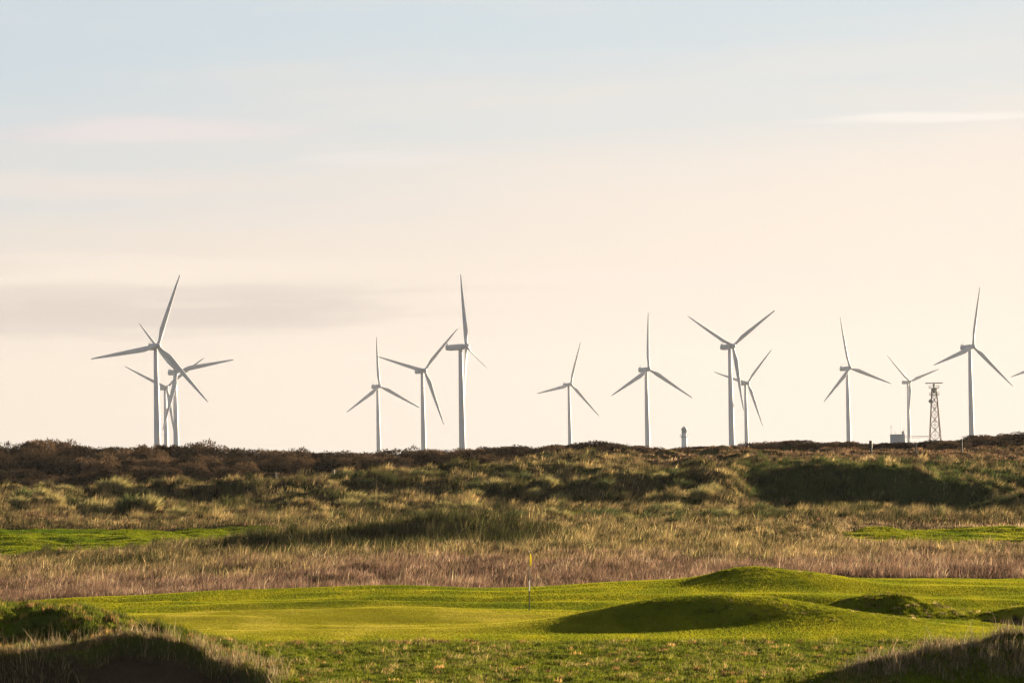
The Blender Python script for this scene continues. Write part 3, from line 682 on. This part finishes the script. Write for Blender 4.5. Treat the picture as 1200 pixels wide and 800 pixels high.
# ------------------------------------------------------------------ wind turbines
HUBH, RB = 83.0, 46.5
def blade_bm():
    bm = bmesh.new(); secs = []
    for s in np.concatenate([[0.0, 0.03, 0.06, 0.1, 0.15, 0.2, 0.26], np.linspace(0.34, 0.98, 12), [1.0]]):
        L = 1.1 + s * (RB - 1.1)
        if s < 0.2:
            t = float(sstep(0.04, 0.2, s)); ch = 2.0 + 1.5 * t; th = 2.0 + (0.95 - 2.0) * t
        else:
            t = (s - 0.2) / 0.8; ch = 3.5 * (1 - t) ** 0.85 + 0.55 * t; th = ch * (0.27 - 0.12 * t); t = 1.0
        if s >= 1: ch *= 0.3; th *= .3
        tw = rad(14) * (1 - s) ** 1.6 + rad(4)
        ring = []
        for k in range(14):
            q = 2 * math.pi * k / 14; cx = math.cos(q); sy = math.sin(q)
            px = cx * ch / 2 - (0.17 * ch * t); py = sy * th / 2 * (1 - 0.45 * t * (-cx * .5 + .5))
            c, sn = math.cos(tw), math.sin(tw)
            ring.append(bm.verts.new((px * c - py * sn, px * sn + py * c - 1.4 * s * s, L)))
        secs.append(ring)
    for a, b in zip(secs, secs[1:]):
        for k in range(14): bm.faces.new((a[k], a[(k + 1) % 14], b[(k + 1) % 14], b[k]))
    bm.faces.new(secs[0]); bm.faces.new(secs[-1])
    bmesh.ops.recalc_face_normals(bm, faces=bm.faces)
    return bm
def nacelle_bm():       # along local -Y is upwind (hub side)
    bm = bmesh.new(); secs = []
    for y, hw, z0, z1 in [(-2.6, 1.25, -1.35, 1.3), (-2.0, 1.7, -1.75, 1.75), (1.5, 1.8, -1.95, 1.95), (6.5, 1.75, -1.7, 2.0), (8.8, 1.6, -1.25, 2.0), (9.3, 1.3, -0.9, 1.75)]:
        ring = []
        for k in range(20):
            q = 2 * math.pi * k / 20; c, s = math.cos(q), math.sin(q)
            e = 0.45; px = math.copysign(abs(c) ** e, c) * hw; pz = math.copysign(abs(s) ** e, s); pz = z1 * pz if pz > 0 else -z0 * pz
            ring.append(bm.verts.new((px, y, pz)))
        secs.append(ring)
    for a, b in zip(secs, secs[1:]):
        for k in range(20): bm.faces.new((a[k], a[(k + 1) % 20], b[(k + 1) % 20], b[k]))
    bm.faces.new(secs[0]); bm.faces.new(secs[-1]); bmesh.ops.recalc_face_normals(bm, faces=bm.faces)
    return bm
def hub_bm():
    bm = bmesh.new(); M = Matrix.Rotation(rad(90), 4, 'X')
    add_lathe(bm, [(1.25, -1.0), (1.55, -0.3), (1.6, 0.5), (1.45, 1.2), (1.0, 1.9), (0.4, 2.3), (0.05, 2.4)], 20, M)
    return bm
def make_turbine():
    root = empty('wind_turbine')
    bm = bmesh.new(); add_lathe(bm, [(2.25, 0), (2.15, 12), (1.9, 35), (1.55, 60), (1.25, HUBH - 1.9)], 28); obj('tower', bm, M_WHITE, root, True)
    na = obj('nacelle', nacelle_bm(), M_WHITE, root, True)
    bm = bmesh.new(); add_bar(bm, (0.6, 8.2, 1.7), (0.6, 8.2, 4.3), 0.12); add_bar(bm, (-0.6, 8.2, 4.0), (0.9, 8.2, 4.0), 0.10); add_box(bm, -1.2, 1.2, 8.0, 8.5, 1.85, 2.9); obj('wind_vane', bm, M_WHITE, na)
    obj('hub', hub_bm(), M_WHITE, root, True)
    b0 = obj('blade', blade_bm(), M_BLADE, root, True)
    for k in range(2):
        b = b0.copy(); COL.objects.link(b); b.parent = root
    return root
def kids(o): return [c for c in D.objects if c.parent is o]
def copy_tree(o, parent=None):
    c = o.copy(); COL.objects.link(c); c.parent = parent
    for ch in kids(o): copy_tree(ch, c)
    return c
def pose_turbine(root, hub, yaw, az, cone=2.0, tilt=5.0, pitch=0.0):
    y = hub.y; yaw = rad(yaw)
    # local frame: -Y of the nacelle is upwind; yaw turns it from facing the viewer towards the right
    R = Matrix.Rotation(yaw, 4, 'Z') @ Matrix.Rotation(rad(-tilt), 4, 'X')
    off = R @ Vector((0, -3.9, 0))
    root.location = (hub.x - off.x, hub.y - off.y, SEA)
    H = hub.z - off.z - SEA
    b = az
    for c in kids(root):
        nm = c.name.split('.')[0]
        if nm == 'tower': c.location = (0, 0, 0); c.scale = (1, 1, H / HUBH)
        elif nm == 'nacelle': c.matrix_local = Matrix.Translation((0, 0, H)) @ R
        elif nm == 'hub': c.matrix_local = Matrix.Translation(Vector((0, 0, H)) + off) @ R
        else:
            # blade points along local +Z; turn it to azimuth b (from the horizontal, right side up)
            c.matrix_local = Matrix.Translation(Vector((0, 0, H)) + off) @ R @ Matrix.Rotation(-rad(b - 90), 4, 'Y') @ Matrix.Rotation(rad(cone), 4, 'X') @ Matrix.Rotation(rad(pitch), 4, 'Z')
            b += 120
TURB = [  # hub u, v, blade length px, yaw, azimuth, label
 (185, 404.9, 89, 27, 70, 'large white wind turbine in front of two others at the far left'),
 (207.5, 435.2, 74, 30, 10, 'white wind turbine just right of the largest one at the far left, one blade level'),
 (195.4, 453.6, 59, 28, 35, 'small distant wind turbine half hidden behind the largest turbine at the far left'),
 (444.8, 452.2, 58, 32, 92, 'slim distant wind turbine with one blade straight up, left of the middle group of three'),
 (497.7, 433.8, 68, 33, 46, 'wind turbine left of the edge-on one with two blades raised in a V'),
 (546.6, 405.7, 87, 102, 80, 'large wind turbine turned almost edge-on with one blade hanging along its tower'),
 (668.9, 450.1, 52, 33, 72, 'small distant wind turbine standing alone above the flagstick'),
 (760.3, 432.3, 67, 33, 88, 'wind turbine left of the lighthouse with one blade straight up'),
 (859.2, 405.3, 77, 36, 33, 'large wind turbine right of the lighthouse with two blades raised in a wide V'),
 (876.3, 448.5, 54, 36, 46, 'faint small wind turbine close behind the large one right of the lighthouse'),
 (996.0, 431.0, 61, 34, 101, 'wind turbine above the dark post with its top blade leaning slightly left'),
 (1066.5, 447.2, 47, 36, 18, 'small wind turbine between the grey hut and the lattice mast'),
 (1140.5, 405.8, 72, 36, 78, 'large wind turbine right of the lattice mast'),
 (1222.0, 426.5, 55, 33, 76, 'wind turbine mostly beyond the right edge with only a blade tip in view'),
]
proto = make_turbine()
for i, (u, v, r, yaw, az, lab) in enumerate(TURB):
    t = proto if i == 0 else copy_tree(proto)
    pose_turbine(t, at(u, v, F * RB / r), yaw, az, pitch=28.0 if yaw > 90 else 0.0)
    tag(t, lab, 'wind turbine', 'wind turbines in the sea beyond the dunes')

# ------------------------------------------------------------------ lighthouse
def lighthouse():
    y = 2200.0; top = at(801.5, 498.5, y); s = y / F
    t = empty('lighthouse', (top.x, y, SEA)); H = top.z - SEA
    zg = H - 13.0 * s            # gallery
    bm = bmesh.new(); add_lathe(bm, [(4.2, 0), (4.0, 6.0), (3.4, 6.4), (1.75, 6.6), (1.42, zg - 1.0), (1.55, zg - 0.25), (1.6, zg - .1)], 28); obj('tower', bm, M_STONEW, t)
    g = bmesh.new(); add_lathe(g, [(1.6, zg - .1), (2.25, zg), (2.25, zg + 0.22), (1.3, zg + .24)], 28); gal = obj('gallery', g, M_LGREY, t)
    bm = bmesh.new()
    for k in range(16):
        a = 2 * math.pi * k / 16; p = (2.15 * math.cos(a), 2.15 * math.sin(a)); q = (2.15 * math.cos(a + math.pi / 8), 2.15 * math.sin(a + math.pi / 8))
        add_bar(bm, (*p, zg + .2), (*p, zg + 1.25), .035, 4); add_bar(bm, (*p, zg + 1.2), (*q, zg + 1.2), .035, 4); add_bar(bm, (*p, zg + .75), (*q, zg + .75), .025, 4)
    obj('railing', bm, M_LGREY, gal)
    bm = bmesh.new(); add_lathe(bm, [(1.32, zg + .24), (1.32, zg + 1.6), (1.45, zg + 1.7), (1.3, zg + 1.8)], 24); obj('lantern_base', bm, M_STONEW, t)
    bm = bmesh.new(); add_lathe(bm, [(1.22, zg + 1.8), (1.22, zg + 3.6)], 16); lan = obj('lantern', bm, M_GLASS, t)
    bm = bmesh.new()
    for k in range(12):
        a = 2 * math.pi * k / 12; b = a + math.pi / 6
        add_bar(bm, (1.28 * math.cos(a), 1.28 * math.sin(a), zg + 1.8), (1.28 * math.cos(b), 1.28 * math.sin(b), zg + 3.6), .05, 4)
        add_bar(bm, (1.28 * math.cos(b), 1.28 * math.sin(b), zg + 1.8), (1.28 * math.cos(a), 1.28 * math.sin(a), zg + 3.6), .05, 4)
    obj('glazing_bars', bm, M_LGREY, lan)
    bm = bmesh.new(); add_lathe(bm, [(1.5, zg + 3.6), (1.5, zg + 3.75), (1.3, zg + 4.3), (0.9, zg + 4.8), (.3, zg + 5.1), (.22, zg + 5.5), (.05, H + .2)], 24); obj('dome', bm, M_LGREY, t, True)
    tag(t, 'short white lighthouse with gallery and domed lantern on the skyline', 'lighthouse')
lighthouse()

# ------------------------------------------------------------------ lattice radar mast, hut, railing
def radar_mast():
    y = 2000.0; s = y / F
    top = at(1094.0, 455.0, y); base = at(1096, 521.0, y)
    t = empty('lattice_mast', (base.x, y, base.z - 6)); H = top.z - base.z + 6
    hb = 3.1; ht = 1.05
    def half(z): return hb + (ht - hb) * z / H
    bx = top.x - base.x
    def P(sx, sy, z): h = half(z); return Vector((sx * h + bx * z / H * 0.0, sy * h, z))
    for sx in (-1, 1):
        for sy in (-1, 1):
            bm = bmesh.new(); add_bar(bm, P(sx, sy, 0), P(sx, sy, H), 0.17, 8); obj('leg', bm, M_RUST, t)
    bm = bmesh.new(); nl = 7
    zs = [H * (1 - (1 - k / nl) ** 1.15) for k in range(nl + 1)]
    for a, b in zip(zs, zs[1:]):
        for (p, q) in (((-1, -1), (1, -1)), ((1, -1), (1, 1)), ((1, 1), (-1, 1)), ((-1, 1), (-1, -1))):
            add_bar(bm, P(*p, a), P(*q, b), .085, 4); add_bar(bm, P(*q, a), P(*p, b), .085, 4); add_bar(bm, P(*p, b), P(*q, b), .08, 4)
    obj('bracing', bm, M_RUST, t)
    bm = bmesh.new()
    for k in range(60): add_bar(bm, (-.3, 0, H * k / 60), (.3, 0, H * k / 60), .025, 4)
    add_bar(bm, (-.3, 0, 0), (-.3, 0, H), .045, 4); add_bar(bm, (.3, 0, 0), (.3, 0, H), .045, 4); obj('ladder', bm, M_RUST, t)
    for z, r in ((H * .52, .0), (H * .71, 0.0), (H * .90, .9), (H, 1.2)):
        h = half(z) + r; bm = bmesh.new(); add_box(bm, -h if r else -.8, h if r else .8, -h if r else -.8, h if r else .8, z, z + 0.22)
        pl = obj('platform', bm, M_DARK, t)
        if r:
            bm = bmesh.new()
            for a, b in (((-h, -h), (h, -h)), ((h, -h), (h, h)), ((h, h), (-h, h)), ((-h, h), (-h, -h))):
                for zz in (.6, 1.15): add_bar(bm, (*a, z + .2 + zz), (*b, z + .2 + zz), .05, 4)
                add_bar(bm, (*a, z + .2), (*a, z + 1.4), .06, 4)
            obj('guard_rail', bm, M_DARK, pl)
    bm = bmesh.new(); add_lathe(bm, [(.9, H - 1.9), (1.25, H - 1.5), (1.25, H - .5), (.9, H - .1)], 14); obj('equipment_drum', bm, M_GREYMET, t)
    bm = bmesh.new(); add_lathe(bm, [(.45, H + .24), (.45, H + 1.3), (.6, H + 1.3), (.6, H + 2.0), (.2, H + 2.2)], 14); obj('turning_unit', bm, M_DARK, t)
    bm = bmesh.new(); add_box(bm, -4.1, 4.1, -.35, .35, H + 2.25, H + 2.75)
    bmesh.ops.bevel(bm, geom=bm.edges[:], offset=.1, segments=2, affect='EDGES'); obj('radar_antenna', bm, M_GREYMET, t)
    bm = bmesh.new(); add_lathe(bm, [(.1, 0), (.9, .35), (1.0, .45)], 16, Matrix.Translation((-1.9, -1.2, H * .82)) @ Matrix.Rotation(rad(100), 4, 'X')); obj('dish', bm, M_GREYMET, t)
    tag(t, 'tan lattice mast with platforms and a flat radar bar on top', 'mast')
    return t
radar_mast()
def hut():
    y = 2000.0; a = at(1043.5, 509.5, y); b = at(1059.5, 509.0, y); base = at(1051, 524, y)
    t = empty('flat_roofed_hut', ((a.x + b.x) / 2, y, base.z)); w = (b.x - a.x) / 2; H = a.z - base.z
    bm = bmesh.new(); add_box(bm, -w, w, -3, 3, 0, H); obj('wall', bm, M_CONC, t)
    bm = bmesh.new(); add_box(bm, -w - .12, w + .12, -3.15, 3.15, H, H + .28); rf = obj('roof', bm, M_CONC, t)
    bm = bmesh.new(); add_box(bm, w - 1.15, w - .1, -1, 1, H + .28, H + 1.7); obj('stair_head', bm, M_CONC, rf)
    for x, h in ((-w + .15, 4.6), (-w + 1.9, 1.6), (w - .3, 2.9)):
        bm = bmesh.new(); add_bar(bm, (x, -2, H + .28), (x, -2, H + h), .07, 5); add_bar(bm, (x - .35, -2, H + h * .8), (x + .35, -2, H + h * .8), .04, 4); obj('aerial', bm, M_GREYMET, t)
    bm = bmesh.new(); add_box(bm, -1.2, -.2, -3.06, -3.003, .2, 2.3); obj('door', bm, M_DARK, t)
    tag(t, 'grey flat roofed hut with thin aerials left of the lattice mast', 'hut')
    p = at(1056.4, 524, y + 12); q = at(1056.2, 489, y + 12)
    bm = bmesh.new(); add_lathe(bm, [(.16, 0), (.10, (q.z - p.z) * .6), (.05, q.z - p.z)], 8); o = obj('radio_whip', bm, M_GREYMET); o.location = p; o.name = 'radio_pole'
    tag(o, 'thin tall radio pole standing just behind the right end of the grey hut', 'pole')
    p = at(1060.5, 511.3, y + 3); q = at(1089, 510.8, y + 3); t = empty('pipe_railing', (p.x, p.y, p.z - 5)); L = q.x - p.x; dz = q.z - p.z
    bm = bmesh.new(); add_bar(bm, (0, 0, 5), (L, 0, 5 + dz), .13, 6); add_bar(bm, (0, 0, 4.4), (L, 0, 4.4 + dz), .08, 6); obj('rail', bm, M_GREYMET, t)
    for k in range(7):
        bm = bmesh.new(); add_bar(bm, (L * k / 6, 0, 0), (L * k / 6, 0, 5 + dz * k / 6), .08, 6); obj('post', bm, M_GREYMET, t)
    tag(t, 'thin level railing between the grey hut and the lattice mast', 'railing')
hut()

# ------------------------------------------------------------------ flagstick and posts
def flagstick():
    p = at(620.3, 716, 167); x, y = p.x, 167.0; z = gz1(x, y); top = at(620.6, 646.5, 167).z
    t = empty('golf_flag', (x, y, z)); H = top - z
    t.rotation_euler = (0, rad(1.2), 0)
    def seg(z0, z1, m, nm='pole'):
        bm = bmesh.new(); add_lathe(bm, [(.019, z0), (.019, z1)], 12); return obj(nm, bm, m, t, False)
    seg(-.15, H * .345, M_POLED, 'black_pole_section'); seg(H * .345, H * .52, M_POLEW, 'white_pole_section'); seg(H * .52, H, M_POLEG, 'upper_pole_section')
    bm = bmesh.new(); bmesh.ops.create_uvsphere(bm, u_segments=10, v_segments=6, radius=.03, matrix=Matrix.Translation((0, 0, H + .02))); obj('pole_cap', bm, M_POLEW, t)
    bm = bmesh.new(); rows = []
    for j in range(13):                     # limp flag: folds hanging down the pole
        f = j / 12; zz = H - .02 - .52 * f; r = []
        for i in range(17):
            g = i / 16; wdt = .045 + .03 * math.sin(f * 2.6)
            px = .02 + wdt * g * (1 - .25 * f); py = .025 * math.sin(g * 9.0 + f * 1.5) * (0.35 + f)
            r.append(bm.verts.new((px, py, zz - .07 * g * (1 - f))))
        rows.append(r)
    for a, b in zip(rows, rows[1:]):
        for i in range(16): bm.faces.new((a[i], a[i + 1], b[i + 1], b[i]))
    bmesh.ops.solidify(bm, geom=bm.faces[:], thickness=.004); obj('flag', bm, M_FLAG, t, True)
    tag(t, 'thin flagstick with a limp yellow flag standing on the green', 'flagstick')
flagstick()
def post(u, v_top, v_base, y, r, mat, label, group=None, cap=False):
    top = at(u, v_top, y); x = top.x; z = gz1(x, y)
    bm = bmesh.new(); H = top.z - z
    vs = add_box(bm, -r, r, -r * .8, r * .8, -.4, H); bmesh.ops.bevel(bm, geom=bm.edges[:], offset=r * .25, segments=1, affect='EDGES')
    if cap: add_box(bm, -r * 1.45, r * 1.45, -r * 1.2, r * 1.2, H - .85, H + .05)
    o = obj('marker_post' if cap else 'fence_post', bm, mat); o.location = (x, y, z); o.rotation_euler = (rad(random.uniform(-2, 2)), rad(random.uniform(-2, 2)), random.uniform(-.3, .3))
    return tag(o, label, 'post', group)
g = 'pale fence posts below the scrub'
post(323.5, 553, 566, 492, .11, M_WOOD, 'short pale fence post below the scrub, leftmost of three in the row', g)
post(390.5, 550, 567, 492, .12, M_WOOD, 'pale fence post below the scrub, middle and tallest of three in the row', g)
post(458, 546, 557, 500, .11, M_WOOD, 'pale fence post by the scrub, rightmost of three in the row', g)
post(601.5, 540, 549, 500, .11, M_WOOD, 'tiny pale post on the dune crest right of the edge-on turbine', None)
post(1020.5, 516.5, 527, 520, .12, M_DWOOD, 'black square topped marker post standing up on the ridge', None, True)
post(1073, 518, 530, 530, .09, M_DWOOD, 'dark fence post on the ridge below the small turbine by the hut', 'dark posts on the ridge')
post(1126.5, 514, 526, 530, .09, M_DWOOD, 'dark fence post on the ridge below the large turbine on the right', 'dark posts on the ridge')

# ------------------------------------------------------------------ sea air
def haze():
    m, nt, out = new_mat('sea_haze'); pv = N(nt, 'ShaderNodeVolumePrincipled'); pv.inputs['Color'].default_value = (0.96, 0.95, 0.95, 1); pv.inputs['Density'].default_value = HAZE; pv.inputs['Anisotropy'].default_value = 0.0
    nt.links.new(pv.outputs[0], out.inputs['Volume'])
    bm = bmesh.new(); add_box(bm, -5200, 5200, -60, 5500, SEA - 3.0, 128)
    bmesh.ops.recalc_face_normals(bm, faces=bm.faces)
    o = obj('haze', bm, m); tag(o, 'thin pale sea haze softening the far turbines', 'haze', None, 'stuff')
HAZE = 1.5e-5
haze()

# ------------------------------------------------------------------ sky, sun, camera
def world():
    w = D.worlds.new('World'); SC.world = w; w.use_nodes = True; nt = w.node_tree; nt.nodes.clear()
    L = nt.links.new
    def val(x, sock):
        if isinstance(x, (int, float)): sock.default_value = x
        else: L(x, sock)
    def m(op, a, b=0.0, c=0.0):
        n = N(nt, 'ShaderNodeMath', operation=op)
        for k, q in enumerate((a, b, c)): val(q, n.inputs[k])
        return n.outputs[0]
    def ss(x, lo, hi):
        n = N(nt, 'ShaderNodeMapRange', interpolation_type='SMOOTHSTEP'); val(x, n.inputs['Value']); n.inputs['From Min'].default_value = lo; n.inputs['From Max'].default_value = hi
        return n.outputs[0]
    def mixc(f, a, b):
        n = N(nt, 'ShaderNodeMix', data_type='RGBA'); val(f, n.inputs['Factor'])
        for q, sk in ((a, n.inputs['A']), (b, n.inputs['B'])):
            if isinstance(q, tuple): sk.default_value = (*q, 1)
            else: L(q, sk)
        return n.outputs['Result']
    out = N(nt, 'ShaderNodeOutputWorld'); bg = N(nt, 'ShaderNodeBackground'); STR = 0.05; bg.inputs['Strength'].default_value = STR
    sky = N(nt, 'ShaderNodeTexSky', sky_type='NISHITA'); sky.sun_disc = False; sky.sun_elevation = rad(SUN_EL); sky.sun_rotation = rad(SUN_AZ); sky.altitude = 0; sky.air_density = 1.0; sky.dust_density = 1.2; sky.ozone_density = 1.5
    tc = N(nt, 'ShaderNodeTexCoord'); sp = N(nt, 'ShaderNodeSeparateXYZ'); L(tc.outputs['Generated'], sp.inputs[0])
    x, y, z = sp.outputs
    az = m('MULTIPLY', m('ARCTAN2', x, y), 180 / math.pi)           # degrees right of the view axis
    el = m('MULTIPLY', m('ARCSINE', z), 180 / math.pi)
    def noise(sx, sy, det=5, rough=0.55, off=0.0):
        cb = N(nt, 'ShaderNodeCombineXYZ'); L(m('MULTIPLY', az, sx), cb.inputs[0]); L(m('MULTIPLY_ADD', el, sy, off), cb.inputs[1])
        no = N(nt, 'ShaderNodeTexNoise'); no.inputs['Scale'].default_value = 1.0; no.inputs['Detail'].default_value = det; no.inputs['Roughness'].default_value = rough; L(cb.outputs[0], no.inputs['Vector'])
        return no.outputs['Fac']
    def k(r, g, b): e = 2.0 ** SKY_EXP; return (r / e / STR, g / e / STR, b / e / STR)
    n1 = noise(0.11, 1.1, off=3.0); n2 = noise(0.25, 2.6, off=9.0); n3 = noise(0.5, 5.0, off=20); n4 = noise(1.4, 11.0, 6, 0.6, off=40)
    # thin high cloud: pale blue overhead, cream towards the horizon, brighter near the sun
    elw = m('ADD', el, m('MULTIPLY_ADD', n1, 2.4, -1.2))
    elw = m('ADD', elw, m('MULTIPLY', az, -0.04))
    veil = mixc(ss(elw, 2.3, 5.6), k(*SKY_LOW), k(*SKY_TOP))
    sunny = ss(az, -9.0, 6.0)
    veil = mixc(sunny, veil, mixc(ss(elw, 2.9, 6.2), k(*SKY_LOWR), k(*SKY_TOPR)))
    def patch(u, v, wu, wv, soft=0.7):
        """soft edged streak of cloud centred on an azimuth and elevation"""
        a0, e0 = (u - 600) / F * 180 / math.pi, (HOR - v - (u - 600) * math.sin(ROLL)) / F * 180 / math.pi
        da = m('DIVIDE', m('SUBTRACT', az, a0), wu / F * 180 / math.pi); de = m('DIVIDE', m('SUBTRACT', m('ADD', el, m('MULTIPLY_ADD', n2, 0.24, -0.12)), e0), wv / F * 180 / math.pi)
        r = m('SQRT', m('ADD', m('MULTIPLY', da, da), m('MULTIPLY', de, de)))
        r = m('ADD', r, m('ADD', m('MULTIPLY_ADD', n3, 1.0, -0.52), m('MULTIPLY_ADD', n4, 0.45, -0.24)))
        return ss(r, 1.0, 1.0 - soft)
    for (u, v, wu, wv, f, c) in CLOUDS:
        veil = mixc(m('MULTIPLY', patch(u, v, wu, wv), f), veil, k(*c))
    veil = mixc(m('MULTIPLY', ss(n2, 0.50, 0.72), 0.16), veil, k(*SKY_STREAK))
    away = ss(m('ABSOLUTE', m('SUBTRACT', az, SUN_AZ)), 60.0, 150.0)
    fac = m('MULTIPLY', m('MULTIPLY_ADD', ss(el, 7.0, 26.0), -0.90, 0.96), m('MULTIPLY_ADD', away, -0.75, 1.0))
    hs = N(nt, 'ShaderNodeHueSaturation'); hs.inputs['Saturation'].default_value = 0.55; hs.inputs['Value'].default_value = 0.55; L(sky.outputs[0], hs.inputs['Color'])
    L(mixc(fac, hs.outputs['Color'], veil), bg.inputs['Color']); L(bg.outputs[0], out.inputs['Surface'])
SKY_EXP = 2.6
SKY_LOW = (0.83, 0.730, 0.635); SKY_TOP = (0.60, 0.680, 0.735)
SKY_LOWR = (0.935, 0.820, 0.715); SKY_TOPR = (0.66, 0.735, 0.775)
SKY_STREAK = (0.90, 0.79, 0.69)
CLOUDS = [ # photo column, row, half widths, strength, colour
 (40, 222, 380, 26, 0.60, (0.83, 0.745, 0.69)), (330, 250, 300, 24, 0.45, (0.83, 0.745, 0.69)),
 (150, 372, 470, 26, 0.65, (0.63, 0.555, 0.52)),
 (120, 348, 560, 17, 0.55, (0.68, 0.60, 0.55)),
 (220, 318, 340, 20, 0.95, (0.90, 0.79, 0.69)),
 (60, 303, 200, 8, 0.6, (0.88, 0.78, 0.70)),
 (560, 354, 150, 15, 0.75, (0.90, 0.79, 0.69)),
 (800, 324, 320, 14, 0.80, (0.92, 0.81, 0.72)),
 (200, 153, 220, 16, 0.85, (0.80, 0.735, 0.735)),
 (20, 161, 120, 8, 0.6, (0.75, 0.70, 0.72)),
 (1110, 141, 190, 7, 0.7, (0.98, 0.91, 0.85)),
 (450, 190, 130, 11, 0.5, (0.86, 0.80, 0.77)),
 (660, 238, 90, 11, 0.5, (0.88, 0.79, 0.72)),
]
world()
S = Vector((math.sin(rad(SUN_AZ)) * math.cos(rad(SUN_EL)), math.cos(rad(SUN_AZ)) * math.cos(rad(SUN_EL)), math.sin(rad(SUN_EL))))
sl = D.lights.new('sun', 'SUN'); sl.energy = 5.0; sl.angle = rad(0.6); sl.color = (1.0, 0.82, 0.56)
so = D.objects.new('sun', sl); link(so); so.rotation_euler = (-S).to_track_quat('-Z', 'Y').to_euler(); so.location = (60, 60, 60)

cam = D.cameras.new('camera'); cam.sensor_width = 36.0; cam.lens = F * 36.0 / 1200.0; cam.shift_y = 0.0
cam.clip_start = 1.0; cam.clip_end = 60000
# eye level lies (HOR - 400) rows below the middle of the frame: a level camera with a raised lens
cam.shift_y = (HOR - 400.0) / 1200.0
co = D.objects.new('camera', cam); link(co)
# roll about the frame centre: pitch up to the frame centre, then roll
pitch = math.atan((HOR - 400.0) / F); cam.shift_y = 0.0
co.matrix_world = Matrix.Rotation(rad(90) + pitch, 4, 'X') @ Matrix.Rotation(-ROLL, 4, 'Z')
SC.camera = co
SC.view_settings.view_transform = 'Standard'; SC.view_settings.look = 'None'; SC.view_settings.gamma = 1.0; SC.view_settings.use_curve_mapping = False
SC.view_settings.exposure = 2.6
SC.cycles.use_denoising = True
SC.cycles.max_bounces = 6; SC.cycles.volume_bounces = 0; SC.cycles.diffuse_bounces = 3; SC.cycles.transmission_bounces = 4
